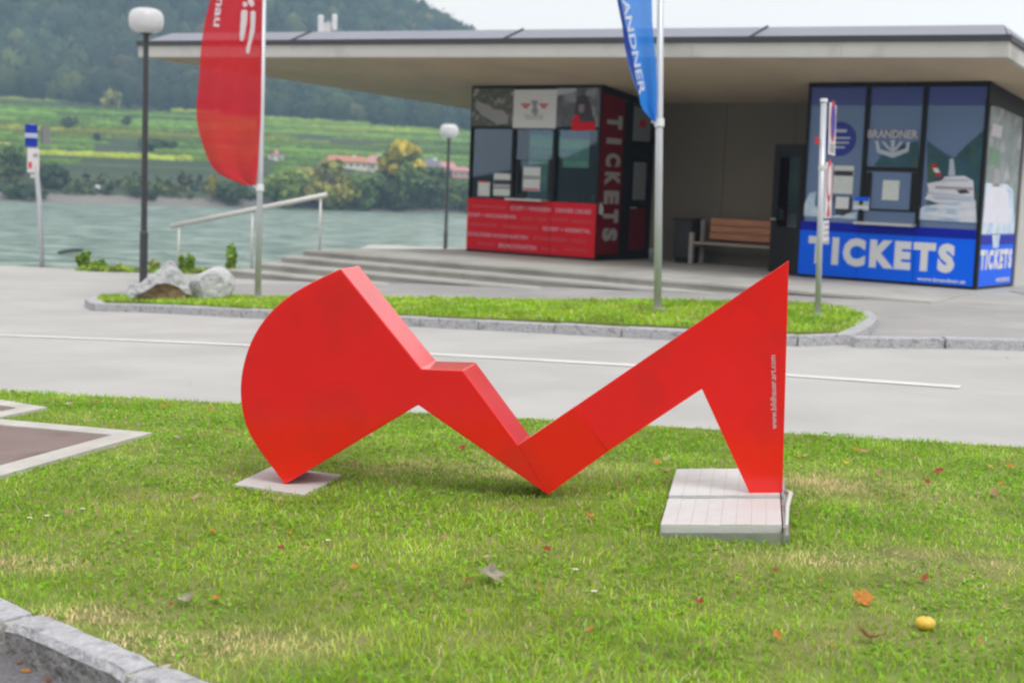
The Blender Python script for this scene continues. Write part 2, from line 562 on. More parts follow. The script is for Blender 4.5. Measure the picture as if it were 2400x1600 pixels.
def letters(name, s_, m_, parent, o, ex, ey, width, height, warp=None):
    """flat print: the string fills width along ex and height along ey from the corner o"""
    co, fs_, x0, x1, y0, y1 = TX[s_]
    o, ex, ey = Vector(o), Vector(ex).normalized(), Vector(ey).normalized()
    b = MB()
    vs_ = []
    for c in co:
        a, h = (c[0] - x0) / (x1 - x0) * width, (c[1] - y0) / (y1 - y0) * height
        vs_.append(warp(a, h) if warp else o + ex * a + ey * h)
    b.add(vs_, fs_)
    return b.build(name, m_, parent, recalc=False)

def setcol(me, cols, domain='POINT'):
    a = me.attributes.new('col', 'FLOAT_COLOR', domain)
    c = np.ones((len(cols), 4), np.float32)
    c[:, :3] = cols
    a.data.foreach_set('color', c.ravel())

def npmesh(name, verts, faces_flat, loop_tot, m_, cols=None, parent=None, loc=(0, 0, 0)):
    me = bpy.data.meshes.new(name)
    verts = np.asarray(verts, np.float32) - np.asarray(loc, np.float32)
    me.vertices.add(len(verts))
    me.vertices.foreach_set('co', verts.ravel())
    me.loops.add(len(faces_flat))
    me.loops.foreach_set('vertex_index', np.asarray(faces_flat, np.int32))
    me.polygons.add(len(loop_tot))
    lt = np.asarray(loop_tot, np.int32)
    st_ = np.concatenate([[0], np.cumsum(lt)[:-1]]).astype(np.int32)
    me.polygons.foreach_set('loop_start', st_)
    me.polygons.foreach_set('loop_total', lt)
    me.update(calc_edges=True)
    me.validate()
    me.materials.append(m_)
    if cols is not None:
        setcol(me, cols)
    o = bpy.data.objects.new(name, me)
    COL.objects.link(o)
    if parent is not None:
        o.parent = parent
    o.location = (0, 0, 0) if parent is not None else loc
    return o

def pip(poly, x, y):
    ins = np.zeros(len(x), bool)
    n = len(poly)
    j = n - 1
    for i in range(n):
        xi, yi = poly[i]
        xj, yj = poly[j]
        c = ((yi > y) != (yj > y)) & (x < (xj - xi) * (y - yi) / (yj - yi + 1e-12) + xi)
        ins ^= c
        j = i
    return ins

# ================================================================== SETTING: ground, road, water, hills
QUAY = [(-90, 33.5), (-10.9, 30.8), (-5.87, 29.2), (-4.6, 28.7), (-1.5, 31.2), (6, 37), (20, 42), (90, 42)]
ground = drape('road', [(-90, -30), (90, -30)] + QUAY[::-1], 0.0, M['road'], step=1.0, cuts=KERB_CUTS)
tag(ground, kind='structure')
qb = MB()
for a, b in zip(QUAY[:-1], QUAY[1:]):
    za, zb = G(*a) - .004, G(*b) - .004
    qb.add([(a[0], a[1], za), (b[0], b[1], zb), (b[0], b[1] + .01, -8), (a[0], a[1] + .01, -8)], [(0, 1, 2, 3)])
tag(qb.build('quay_wall', M['concrete'], recalc=False), kind='structure')

# forecourt asphalt: right of the island and in the strip between the island and the steps
i_ = lambda x, y: at(x, y)
F0 = [i_(221, 694), i_(903, 699), i_(1202, 703), i_(1700, 708), i_(1943, 712), i_(2031, 728), i_(2058, 748), i_(1990, 788), i_(2400, 796)]
fc = [(p.x, p.y) for p in F0] + [(14, 15.9), (30, 14), (30, 34), (9.0, 34), (8.0, 21.0), (5.6, 21.4), (0, 25.8), (-6.3, 25.9)]
tag(drape('forecourt', fc, .008, M['asphalt'], step=1.0), kind='structure')

# centre line of the road
m0, m1 = at(0, 786), at(2251, 908)
dm = (m1 - m0).normalized()
nm_ = Vector((-dm.y, dm.x, 0)).normalized() * .095
m00 = m0 - dm * 9
line = [(m00 - nm_), (m1 - nm_), (m1 + nm_), (m00 + nm_)]
tag(drape('road_marking', [(p.x, p.y) for p in line], .006, M['white_paint'], step=1.0), kind='structure')

# lawn polygon
KA, KB = at(96, 1460), at(377, 1576)
kd = (KB - KA); kd.z = 0; kd.normalize()
kn = Vector((-kd.y, kd.x, 0))                      # towards the lawn
la, lb = at(0, 925), at(2400, 1057)
ld = (lb - la); ld.z = 0; ld.normalize()
LAWN = [tuple((KA - kd * 9).xy), tuple((KA + kd * 4.2).xy), (9, 1.2), tuple((lb + ld * 8).xy), tuple((la - ld * 9).xy)]
lawn = drape('lawn', LAWN, .022, M['soil'], step=.5, skirt=.05)
tag(lawn, kind='structure')
PADS = [[at(0, 987, .03), at(357, 1019, .03), at(0, 1121, .03)], [at(0, 941, .03), at(110, 959, .03), at(0, 982, .03)]]

# parking bay at the bottom left, lower than the lawn
pk = [tuple((KA - kd * 9 - kn * .128).xy), tuple((KA + kd * 8 - kn * .128).xy), (8, -29), (-89, -29), (-89, 5), (-20, 13)]  # stretched far behind the camera, unseen, to darken the sculpture's reflections
tag(drape('parking_bay', pk, .012, M['dark_asphalt'], step=1.0), kind='structure')

# river
wz = -5.4
wb = MB().add([(-425, 26, wz), (425, 26, wz), (425, 900, wz), (-425, 900, wz)], [(0, 1, 2, 3)])
mw = bpy.data.materials.new('river_water')
mw.use_nodes = True
t = mw.node_tree
b = t.nodes['Principled BSDF']
b.inputs['Roughness'].default_value = .3
b.inputs['IOR'].default_value = 1.33
tc = t.nodes.new('ShaderNodeTexCoord')
mp = t.nodes.new('ShaderNodeMapping')
mp.inputs['Scale'].default_value = (.32, 1.0, 1.0)
n1 = t.nodes.new('ShaderNodeTexNoise')
n1.inputs['Scale'].default_value = .4
n1.inputs['Detail'].default_value = 7.0
n2 = t.nodes.new('ShaderNodeTexNoise')
n2.inputs['Scale'].default_value = .075
n2.inputs['Detail'].default_value = 4.0
mu = t.nodes.new('ShaderNodeMath')
mu.operation = 'MULTIPLY_ADD'
mu.inputs[1].default_value = 4.5
bp = t.nodes.new('ShaderNodeBump')
bp.inputs['Strength'].default_value = 1.0
bp.inputs['Distance'].default_value = 2.6
t.links.new(tc.outputs['Object'], mp.inputs['Vector'])
t.links.new(mp.outputs['Vector'], n1.inputs['Vector'])
t.links.new(mp.outputs['Vector'], n2.inputs['Vector'])
t.links.new(n2.outputs['Fac'], mu.inputs[0])
t.links.new(n1.outputs['Fac'], mu.inputs[2])
t.links.new(mu.outputs[0], bp.inputs['Height'])
t.links.new(bp.outputs['Normal'], b.inputs['Normal'])
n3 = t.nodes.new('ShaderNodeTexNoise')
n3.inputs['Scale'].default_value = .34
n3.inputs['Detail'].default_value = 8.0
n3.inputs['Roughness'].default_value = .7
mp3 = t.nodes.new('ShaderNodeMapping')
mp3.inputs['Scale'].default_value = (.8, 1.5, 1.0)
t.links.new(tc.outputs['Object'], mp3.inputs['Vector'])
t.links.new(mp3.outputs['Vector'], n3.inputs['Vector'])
cr = t.nodes.new('ShaderNodeValToRGB')               # silty green water; pale streaks are sky glints put into the colour
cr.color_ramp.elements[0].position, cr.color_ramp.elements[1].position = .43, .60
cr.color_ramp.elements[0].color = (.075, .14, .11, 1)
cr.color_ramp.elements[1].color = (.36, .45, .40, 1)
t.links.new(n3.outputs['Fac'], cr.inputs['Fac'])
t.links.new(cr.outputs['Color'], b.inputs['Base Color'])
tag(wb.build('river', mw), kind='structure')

# far bank, vineyard slope and hill
def qdist(X, Y):
    return Y - (250.0 + (X + 88.0) * .49)
def qterr(X, Y):
    return qdist(X, Y) + 3.0 * np.sin(X / 31.0) + 1.3 * np.sin(X / 12.0 + 1.0)
TERR = 21.0
def crest(X):
    c = 74.0 + (-58.0 - X) * .70
    return 150 * (1 - np.exp(-np.maximum(c, 0) / 150.0)) * 1.28 + np.minimum(c, 0) * .2 + 4
def S01(t_):
    t_ = np.clip(t_, 0, 1)
    return t_ * t_ * (3 - 2 * t_)
def H(X, Y):
    X, Y = np.asarray(X, float), np.asarray(Y, float)
    q = qdist(X, Y)
    z = np.where(q < 0, -5.4 + q * .25, np.where(q < 6, -5.4 + q * .24, -3.96 + (q - 6) * .17))
    z = np.where(q > 26, -.5 + (q - 26) * .078, z)
    ter = np.maximum(qterr(X, Y) - 28, 0) / TERR
    z = np.where(q > 26, z + .078 * TERR * (S01((ter % 1.0) * 4.4) - (ter % 1.0)), z)       # terrace steps: a bank, then a level bed
    top = 25.0 + 3 * (N1(X, Y, 60) - .5)
    k = S01((Y - 545 - X * .12) / 215.0)
    zh = top + np.maximum(crest(X) - 25, -15) * k
    z = np.where(Y - 545 - X * .12 > 0, np.maximum(np.minimum(z, top + 3), 0) * (1 - k) + zh * k, np.minimum(z, top + 3))
    return z + (N2(X, Y, 35) - .5) * 7 * k

gx = np.concatenate([np.linspace(-420, -155, 50), np.arange(-152, 60, 1.6), np.linspace(64, 420, 60)])
gy = np.concatenate([np.linspace(120, 240, 13), np.arange(244, 570, 1.4), np.linspace(574, 1000, 110)])
XX, YY = np.meshgrid(gx, gy)
ZZ = H(XX, YY)
vv = np.stack([XX.ravel(), YY.ravel(), ZZ.ravel()], 1)
nx, ny = len(gx), len(gy)
ii = (np.arange(ny - 1)[:, None] * nx + np.arange(nx - 1)[None, :]).ravel()
ff = np.stack([ii, ii + 1, ii + nx + 1, ii + nx], 1)
q = qdist(XX, YY).ravel()
cg = np.where((((np.maximum(qterr(XX, YY).ravel() - 28, 0) / TERR) % 1.0) < .25)[:, None], np.array([.04, .065, .03]), np.array([.11, .16, .045])); cb = np.array([.20, .185, .17]); cd = np.array([.03, .045, .022])
cc = np.where((q < 6)[:, None], cb, cg)
cc = np.where((YY.ravel() - 545 - XX.ravel() * .12 > 0)[:, None], cd, cc)
tag(npmesh('hills', vv, ff.ravel(), np.full(len(ff), 4), M['terrain'], cc), kind='structure')
# wooded slope on the near side of the valley, behind the photographer
gx2 = np.linspace(-400, 400, 41); gy2 = np.linspace(-330, 26, 23)
X2, Y2 = np.meshgrid(gx2, gy2)
Z2 = -.95 + 78 * S01((-60 - Y2) / 190.0) * (.7 + .6 * N3(X2, Y2, 90)) + 5 * (N2(X2, Y2, 22) - .5) * S01((-45 - Y2) / 40.0)
ii = (np.arange(22)[:, None] * 41 + np.arange(40)[None, :]).ravel()
ff2 = np.stack([ii, ii + 1, ii + 42, ii + 41], 1)
tag(npmesh('near_hills', np.stack([X2.ravel(), Y2.ravel(), Z2.ravel()], 1), ff2.ravel(), np.full(len(ff2), 4), M['terrain'], np.tile(np.array([.05, .07, .03]), (len(gx2) * len(gy2), 1))), kind='structure')

# lower quay behind the terrace that the second lamp stands on
tag(MB().box(WORLD, -6, 14, 49, 60, -6.5, -1.26).build('lower_quay', M['concrete']), kind='structure')

def bankpt(px, py):
    """point on the far slope seen at a photo position"""
    d = ray(px, py)
    tt = np.linspace(235, 700, 2400)
    X = d.x * tt; Y = d.y * tt; Z = CAMZ + d.z * tt
    hit = np.nonzero(Z <= H(X, Y))[0]
    k = hit[0] if len(hit) else len(tt) - 1
    return Vector((X[k], Y[k], float(H(X[k], Y[k])))), tt[k]

HOUSE_PX = [(646, 378, 34), (815, 396, 92), (866, 402, 34), (1016, 404, 36), (1048, 402, 44), (1082, 418, 44)]
HOUSE_AT = [(bankpt(a_, b_)[0], c_ * bankpt(a_, b_)[1] / FPX) for a_, b_, c_ in HOUSE_PX]
# vineyard rows along the terraces: hedges of vines, one object
def vine_rows():
    V, Fc, LT, CO = [], [], [], []
    base = 0
    r = np.random.default_rng(5)
    for row in range(15 * 6):
        ter_, k_ = row // 6, row % 6
        if k_ == 0:
            cuts_ = np.sort(r.uniform(-150, 40, r.integers(2, 5)))
            tones_ = r.random(len(cuts_) + 1)
        q0 = 28 + TERR * ter_ + 5.6 + 2.5 * k_ + r.uniform(-.2, .2)
        if q0 > 335:
            break
        xs = np.arange(-200, 75, 1.7)
        wav_ = -(3.0 * np.sin(xs / 31.0) + 1.3 * np.sin(xs / 12.0 + 1.0))
        ys = 250 + (xs + 88) * .49 + q0 + wav_ + r.normal(0, .15, len(xs))
        yel = N3(xs, np.full(len(xs), ter_ * 9.0), 40)
        blk = N1(xs, np.full(len(xs), ter_ * 40.0), 70)
        keep = (blk > .12) & (ys < 540 + xs * .12) & (N2(xs, ys, 30) > .16)
        for hp__, hw__ in HOUSE_AT:
            keep &= ~((np.abs(xs - hp__.x) < hw__ * .5 + 2) & (ys > hp__.y - 26) & (ys < hp__.y + 10))
        h = (.75 + .5 * N1(xs, ys, 3)) * r.uniform(.75, 1.25, len(xs))
        z0 = H(xs, ys)
        for i in np.nonzero(keep)[0]:
            w = .75 * r.uniform(.8, 1.2)
            l = 1.15
            x, y, z = xs[i], ys[i], z0[i] - .2
            hh = h[i]
            for k in range(4):
                V.append((x + (-l if k in (0, 3) else l), y + (-w if k < 2 else w), z))
            j = r.uniform(-.25, .25, 4)
            V += [(x - l * .8, y - w * .55, z + hh + j[0]), (x + l * .8, y - w * .55, z + hh + j[1]), (x + l * .8, y + w * .55, z + hh + j[2]), (x - l * .8, y + w * .55, z + hh + j[3])]
            Fc += [base + 0, base + 1, base + 5, base + 4, base + 1, base + 2, base + 6, base + 5, base + 2, base + 3, base + 7, base + 6, base + 3, base + 0, base + 4, base + 7, base + 4, base + 5, base + 6, base + 7]
            LT += [4] * 5
            tone_ = tones_[np.searchsorted(cuts_, x)]
            t_ = np.clip((yel[i] - .5) * 1.6 + (tone_ - .62) * 1.7 - max(0, xs[i] + 75) * .005, 0, 1)
            c = np.array([.15, .28, .04]) * (1 - t_) + np.array([.44, .46, .045]) * t_
            c = c * r.uniform(.8, 1.15) * (.6 + .95 * ((tone_ * 7.3) % 1.0))
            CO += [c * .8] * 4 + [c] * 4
            base += 8
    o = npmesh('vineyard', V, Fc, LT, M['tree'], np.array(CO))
    o['kind'] = 'stuff'
    o['label'] = 'rows of green and yellowing vines on the terraced far slope'
vine_rows()

# ------------------------------------------------------------------ foliage
def clump_quads(c, rad, n, size, col, r, ncl=12, flat_=1.0, spread=.45):
    """leaf clumps through an uneven crown volume -> verts (4 per quad) and colours"""
    cs = r.normal(0, 1, (ncl, 3))
    cs /= np.linalg.norm(cs, axis=1)[:, None]
    cs *= r.uniform(.35, .95, (ncl, 1))
    which = r.integers(0, ncl, n)
    off = r.normal(0, 1, (n, 3))
    off /= np.linalg.norm(off, axis=1)[:, None]
    p = cs[which] + off * (spread * r.uniform(.35, 1.0, (n, 1)))
    ctr = np.asarray(c) + p * np.asarray(rad)
    a = r.normal(0, 1, (n, 3)); a /= np.linalg.norm(a, axis=1)[:, None]
    nn_ = off + r.normal(0, .6, (n, 3))
    b_ = np.cross(nn_, a); b_ /= np.linalg.norm(b_, axis=1)[:, None] + 1e-9
    a = np.cross(b_, nn_); a /= np.linalg.norm(a, axis=1)[:, None] + 1e-9
    sz = size * r.uniform(.6, 1.35, (n, 1))
    v = np.stack([ctr - a * sz, ctr + b_ * sz * .8, ctr + a * sz, ctr - b_ * sz * .8], 1)
    clv = r.uniform(.72, 1.3, ncl)
    cc_ = np.asarray(col)[None, :] * (clv[which] * r.uniform(.78, 1.22, n))[:, None]
    cc_ = cc_ * (1 + r.normal(0, .06, (n, 3)))
    return v.reshape(-1, 3), np.repeat(np.clip(cc_, .004, 1), 4, 0)

def quads_obj(name, v, cols, m_, parent=None, loc=(0, 0, 0)):
    n = len(v) // 4
    return npmesh(name, v, np.arange(4 * n), np.full(n, 4), m_, cols, parent, loc)

def tree(name, label, base, h, w, col, group='trees on the far river bank', col2=None, n=520, lean=0.0, seed=1, trunk=.1):
    r = np.random.default_rng(seed)
    base = Vector(base)
    o = thing(name, label, 'tree' if h > 3.2 else 'bush', base, group)
    c = np.array(base) + np.array([lean, 0, h * (.5 + trunk * .5)])
    v, cc_ = clump_quads(c, (w * .5, w * .5, h * (.5 - trunk * .5) * 1.02), n, max(.28, w * .075), col, r, ncl=16)
    if col2 is not None:
        v2, c2 = clump_quads(c + np.array([0, 0, h * .24]), (w * .46, w * .46, h * .27), n, max(.28, w * .07), col2, r, ncl=10)
        v, cc_ = np.concatenate([v, v2]), np.concatenate([cc_, c2])
    quads_obj('crown', v, cc_, M['tree'], o, base)
    tb = MB()
    tb.tube([base + Vector((0, 0, -.6)), base + Vector((lean * .3, 0, h * .35)), base + Vector((lean * .8, .1, h * .8))], [w * .045, w * .03, w * .012], 7)
    for k in range(4):
        a = k * 1.7 + seed
        z0 = h * (.3 + .1 * k)
        tb.tube([base + Vector((lean * .4, 0, z0)), base + Vector((lean * .5 + math.cos(a) * w * .28, math.sin(a) * w * .28, z0 + h * .2))], [w * .02, w * .007], 5)
    tb.build('trunk', M['bark'], o)
    return o

GRN, DGR, OLV, YEL, LIT = (.13, .20, .065), (.075, .125, .05), (.30, .29, .08), (.62, .50, .07), (.22, .31, .08)
TREES = [  # px, base py, height px, width px, colour, colour2, label
    (757, 488, 106, 136, OLV, None, 'broad olive willow just above the far end of the sloping handrail'),
    (858, 489, 86, 100, GRN, None, 'dark green tree between the olive willow and the yellow topped tree'),
    (938, 490, 162, 112, GRN, YEL, 'tall tree with a golden yellow top on the far bank'),
    (920, 491, 86, 90, (.10, .13, .055), None, 'grey green willow in front of the yellow topped tree'),
    (1012, 491, 94, 104, GRN, None, 'dark green tree left of the farther street lamp'),
    (1080, 493, 80, 90, GRN, None, 'green tree between the farther street lamp and the red kiosk'),
    (668, 486, 96, 104, LIT, None, 'light green tree just right of the red flag pole'),
    (806, 488, 64, 72, DGR, None, 'low dark tree half behind the olive willow'),
    (966, 491, 66, 66, DGR, None, 'squat dark tree right of the grey green willow'),
    (497, 475, 62, 24, (.30, .27, .05), None, 'slim yellowish tree under the tip of the red flag'),
    (548, 480, 62, 70, DGR, None, 'dark tree behind the lower end of the red flag'),
    (430, 446, 46, 26, (.10, .11, .035), None, 'small round brownish green tree in the vineyard left of the red flag'),
    (297, 297, 26, 26, DGR, None, 'small dark tree between the vineyard strips beside the near lamp post'),
    (228, 330, 17, 20, DGR, None, 'tiny dark bush on the vineyard left of the near lamp post'),
    (262, 258, 48, 60, OLV, None, 'pale olive tree at the lower edge of the wood left of the near lamp'),
    (370, 350, 20, 96, DGR, None, 'long dark hedge in the vineyard right of the near lamp post'),
    (20, 420, 78, 84, GRN, None, 'green tree at the left edge behind the blue sign'),
    (118, 440, 62, 76, DGR, None, 'dark green tree just right of the white plate on the left sign post'),
    (56, 466, 44, 90, DGR, None, 'low dark bush on the far shore behind the left sign post'),
    (318, 462, 26, 34, DGR, None, 'small dark bush on the shore left of the near lamp post'),
    (352, 470, 24, 40, (.05, .07, .03), None, 'low bush on the shore right of the near lamp post'),
    (165, 300, 26, 40, DGR, None, 'dark bush at the top of the vineyard above the blue sign'),
]
for k, (px, py, hp, wp, c1, c2, lab) in enumerate(TREES):
    p, D = bankpt(px, py)
    hh, ww = hp * D / FPX, wp * D / FPX
    tree('shrub' if hh < 3.2 else ('willow_tree' if 'willow' in lab else 'broadleaf_tree'), lab, p, hh, ww, c1, col2=c2, seed=40 + k, n=1100 if hp > 55 else 320, trunk=.0)

# shore scrub on the far bank (too mixed up to count)
r = np.random.default_rng(8)
VV, CC = [], []
for X in np.arange(-150, 60, 1.0):
    Y = 250 + (X + 88) * .49 + r.uniform(5, 17)
    hh = r.uniform(1.4, 4.0)
    col = np.array([(.045, .065, .03), (.08, .115, .04), (.13, .155, .05)][r.integers(0, 3)])
    v, c_ = clump_quads((X, Y, float(H(X, Y)) + hh * .4), (r.uniform(1.4, 2.6), 1.6, hh * .6), 42, .42, col, r, ncl=5)
    VV.append(v); CC.append(c_)
tag(quads_obj('shore_scrub', np.concatenate(VV), np.concatenate(CC), M['tree']), 'dark scrub along the stony far shore', kind='stuff')

# woods on the hill: one mass of crowns
r = np.random.default_rng(9)
V, Fc, CO = [], [], []
ico = bmesh.new()
bmesh.ops.create_icosphere(ico, subdivisions=1, radius=1.0)
IV = np.array([v.co[:] for v in ico.verts]); IF = np.array([[v.index for v in f.verts] for f in ico.faces])
ico.free()
px_ = r.uniform(-290, 60, 5600)
dd = np.sqrt(r.uniform(0, 1, 5600))
py_ = 548 + px_ * .12 + r.uniform(-10, 235, 5600)
okm = (N3(px_, py_, 45) > .1)
base = 0
for x, y in zip(px_[okm], py_[okm]):
    z = float(H(x, y))
    rad = r.choice([r.uniform(2.4, 4.2), r.uniform(4.0, 6.6)])
    hh = rad * r.uniform(.95, 1.5)
    tone = N1(x, y, 40)
    k = r.random()
    col = np.array([.028, .055, .028]) if k < .5 else (np.array([.05, .085, .03]) if k < .8 else (np.array([.09, .115, .035]) if k < .96 else np.array([.15, .14, .045])))
    col = col * (.45 + 1.2 * tone) * r.uniform(.65, 1.45)
    dis = 1 + r.normal(0, .16, (len(IV), 1))
    vv_ = IV * dis * np.array([rad, rad, hh]) * .82 + np.array([x, y, z + hh * .9])
    V.append(vv_); Fc.append(IF + base); base += len(IV)
    CO.append(np.tile(col * .75, (len(IV), 1)))
    n = 34
    off = r.normal(0, 1, (n, 3)); off[:, 2] = np.abs(off[:, 2]) * .9 - .25
    off /= np.linalg.norm(off, axis=1)[:, None]
    c0 = off * np.array([rad, rad, hh]) * r.uniform(.78, 1.12, (n, 1)) + np.array([x, y, z + hh * .9])
    tri = c0[:, None, :] + r.normal(0, .62, (n, 3, 3))
    V.append(tri.reshape(-1, 3)); Fc.append(np.arange(3 * n).reshape(-1, 3) + base); base += 3 * n
    CO.append(np.repeat(col[None] * r.uniform(.7, 1.45, (n, 1)), 3, 0))
Fc = np.concatenate(Fc)
tag(npmesh('woodland', np.concatenate(V), Fc.ravel(), np.full(len(Fc), 3), M['tree'], np.concatenate(CO)), 'hazy wooded hill above the vineyards', kind='stuff')

# ------------------------------------------------------------------ far houses
def house(name, label, px, py, wpx, hpx, depth, wall_m, roof_m, roofk=.45, yaw=.25, nwin=3, tower=False):
    p, D = bankpt(px, py)
    w, h = wpx * D / FPX, hpx * D / FPX
    o = thing(name, label, 'house', p, 'houses on the far slope')
    fr = Frame(p, (math.cos(yaw), math.sin(yaw), 0), (-math.sin(yaw), math.cos(yaw), 0), (0, 0, 1))
    hw = h * (1 - roofk)
    MB().box(fr, -w / 2, w / 2, 0, depth, -1.5, hw).build('wall', wall_m, o)
    rb = MB()
    e = .35
    if tower:
        rb.add([fr.p(-w / 2 * .45, depth * .2, hw), fr.p(w / 2 * .45, depth * .2, hw), fr.p(w / 2 * .45, depth * .8, hw), fr.p(-w / 2 * .45, depth * .8, hw), fr.p(0, depth / 2, h)], [(0, 1, 4), (1, 2, 4), (2, 3, 4), (3, 0, 4)])
        rb.box(fr, -w / 2 - .2, w / 2 + .2, -.2, depth + .2, hw + .003, hw + .25)
    else:
        a = [fr.p(-w / 2 - e, -e, hw), fr.p(w / 2 + e, -e, hw), fr.p(w / 2 + e, depth + e, hw), fr.p(-w / 2 - e, depth + e, hw), fr.p(-w / 2 + w * .05, depth / 2, h), fr.p(w / 2 - w * .05, depth / 2, h)]
        rb.add(a, [(0, 1, 5, 4), (2, 3, 4, 5), (1, 2, 5), (3, 0, 4), (0, 3, 2, 1)])
    rf = rb.build('roof', roof_m, o)
    if not tower:
        MB().box(fr, w * .15, w * .15 + .8, depth * .35, depth * .35 + .8, h * .75, h * 1.08).build('chimney', wall_m, rf)
    for k in range(nwin):
        x = -w / 2 + w * (k + .5) / nwin
        wi = MB().box(fr, x - .45, x + .45, -.06, .05, hw * .35, hw * .78).build('window', M['plasterw'], o)
        MB().box(fr, x - .33, x + .33, -.075, -.062, hw * .42, hw * .72).build('pane', M['dark'], wi)
    return o
house('chapel', 'small white chapel with a pink roof just right of the red flag pole', 646, 378, 34, 30, 5, M['plasterw'], M['roofpink'], .55, .1, 2, True)
house('farmhouse', 'long cream house with an orange tiled roof across the river', 815, 396, 92, 30, 8, M['plaster'], M['rooftile'], .48, .22, 6)
house('farmhouse', 'cream house with a faded pink roof, right gable of the long orange roofed house', 866, 402, 34, 38, 7, M['plaster'], M['roofpink'], .5, -.35, 2)
house('farmhouse', 'white house with a slate grey roof right of the yellow topped tree', 1016, 404, 36, 32, 7, M['plasterw'], M['roofgrey'], .6, .3, 3)
house('farmhouse', 'low house with a long faded pink roof behind the farther street lamp', 1048, 402, 44, 22, 8, M['pinkwall'], M['roofpink'], .6, .2, 3)
house('farmhouse', 'pink walled house tucked against the left edge of the red kiosk', 1082, 418, 44, 26, 8, M['pinkwall'], M['roofpink'], .35, .25, 3)

for px, py, lab in ((228, 450, 'white day mark on the far shore left of the near lamp post'), (829, 478, 'white day mark on the far shore below the dark trees')):
    p, D = bankpt(px, py)
    o = thing('shore_marker', lab, 'river marker', p, 'white shore markers')
    mb = MB()
    mb.lathe(p + Vector((0, 0, .2)), [(.1, 0), (.5, .15), (.62, .5), (.5, .85), (.1, 1.0)], 14)
    mb.build('ball', M['white'], o, smooth=True)
    MB().tube([p + Vector((0, 0, -.4)), p + Vector((0, 0, .25))], .07, 8).build('post', M['steel'], o)

# floating log on the river
pl, pr_ = onz(137, 592, wz + .12), onz(217, 583, wz + .3)
pr_ = pl + (pr_ - pl).normalized() * 2.8
lg = MB().tube([pl, pl.lerp(pr_, .3) + Vector((0, 0, .05)), pl.lerp(pr_, .7) + Vector((0, 0, .05)), pr_], [.10, .14, .15, .11], 9)
lg.tube([pl.lerp(pr_, .6), pl.lerp(pr_, .68) + Vector((.1, 0, .22))], [.05, .02], 6)
tag(lg.build('driftwood', M['log'], loc=pl, smooth=True), 'dark length of driftwood floating near the left quay edge', 'driftwood')

# ================================================================== PAVILION
O0 = Vector((1.793, 28.174, 0.1))
EU = Vector((.801, -.598, 0)).normalized()
EN = Vector((-EU.y, EU.x, 0))
EZ = Vector((0, 0, 1))
B = Frame((O0.x, O0.y, 0), EU, EN, EZ)        # s to the right along the front, t into the building, z up
ZP = .1
def fs(px, py, t=0.0):
    p = onpl(px, py, B.p(0, t, 0), EN)
    d = p - B.o
    return d.dot(EU), p.z
def soff_z(t):
    return 3.486 - .11 * t
def soff(px, py):
    d = ray(px, py)
    nn_ = EZ + EN * .11
    c = 3.486 + .11 * B.o.dot(EN)
    p = CAMP + d * ((c - CAMP.dot(nn_)) / d.dot(nn_))
    q_ = p - B.o
    return q_.dot(EU), q_.dot(EN)

# terrace of the pavilion and its steps
terr = struct('terrace', B.p(0, -3, 0))
TP = [(-4.95, -3.3), (7.73, -3.3), (7.25, -.02), (9.0, 6.5), (-3.0, 6.5), (-4.24, .2)]
MB().prism([B.p(s, t_, ZP - 1.2) for s, t_ in TP], (0, 0, 1.2)).build('terrace_slab', M['concrete'], terr, bevel=.012)
for k in range(12):
    MB().box(B, -4.95 + k * 1.056 + .004, -3.894 + k * 1.056 - .004, -3.345, -3.301, ZP - .05, ZP + .003).build('edge_stone', M['concrete'], terr, bevel=.008)
for k in range(1, 4):
    top = ZP - .13 * k
    tf = -3.3 - .49 * k
    s0 = -4.86 - .22 * k
    cuts = [s0]
    off = [0, .9, 2.1, 1.5][k]
    while cuts[-1] < 5.6:
        cuts.append(cuts[-1] + (2.7 if len(cuts) > 1 else 1.3 + off * .6))
    for a, b_ in zip(cuts[:-1], cuts[1:]):
        blk_ = MB().box(B, a + .006, b_ - .006, tf + .04, tf + .487, top - .8, top - .052).build('step_block', M['concrete'], terr)
        MB().box(B, a + .005, b_ - .005, tf, tf + .525, top - .05, top + random.uniform(-.004, .004)).build('tread', M['concrete'], blk_, bevel=.01)

pav = thing('pavilion', 'long low concrete pavilion with a wide flat overhanging roof over both ticket kiosks', 'building', B.p(0, 0, ZP))
# soffit and fascia
FR, FL = (8.055, -1.842), (-9.70, -3.516)
BL1 = soff(1112, 257)
sl = ((BL1[0] - FL[0]) / (BL1[1] - FL[1]))
BL = (FL[0] + sl * (7.5 - FL[1]), 7.5)
BR = (7.95, 7.5)
ROOF = [FL, FR, BR, BL]
def clip_s(poly, lo, hi):
    for lim, sg_ in ((lo, 1), (hi, -1)):
        out = []
        for i in range(len(poly)):
            a, b_ = poly[i - 1], poly[i]
            fa, fb_ = (a[0] - lim) * sg_, (b_[0] - lim) * sg_
            if (fa < 0) != (fb_ < 0):
                k_ = fa / (fa - fb_)
                out.append((lim, a[1] + (b_[1] - a[1]) * k_))
            if fb_ >= 0:
                out.append(b_)
        poly = out
    return poly
MB().prism([B.p(s, t_, soff_z(t_) + .006) for s, t_ in ROOF], (0, 0, .2)).build('roof_slab', M['soffit'], pav)
sk = -10.4
while sk < 8.0:
    pl4 = clip_s(ROOF, sk + .003, sk + 1.837)
    if len(pl4) > 2:
        MB().prism([B.p(s, t_, soff_z(t_)) for s, t_ in pl4], (0, 0, .0055)).build('soffit_panel', M['soffit'], pav)
    sk += 1.84
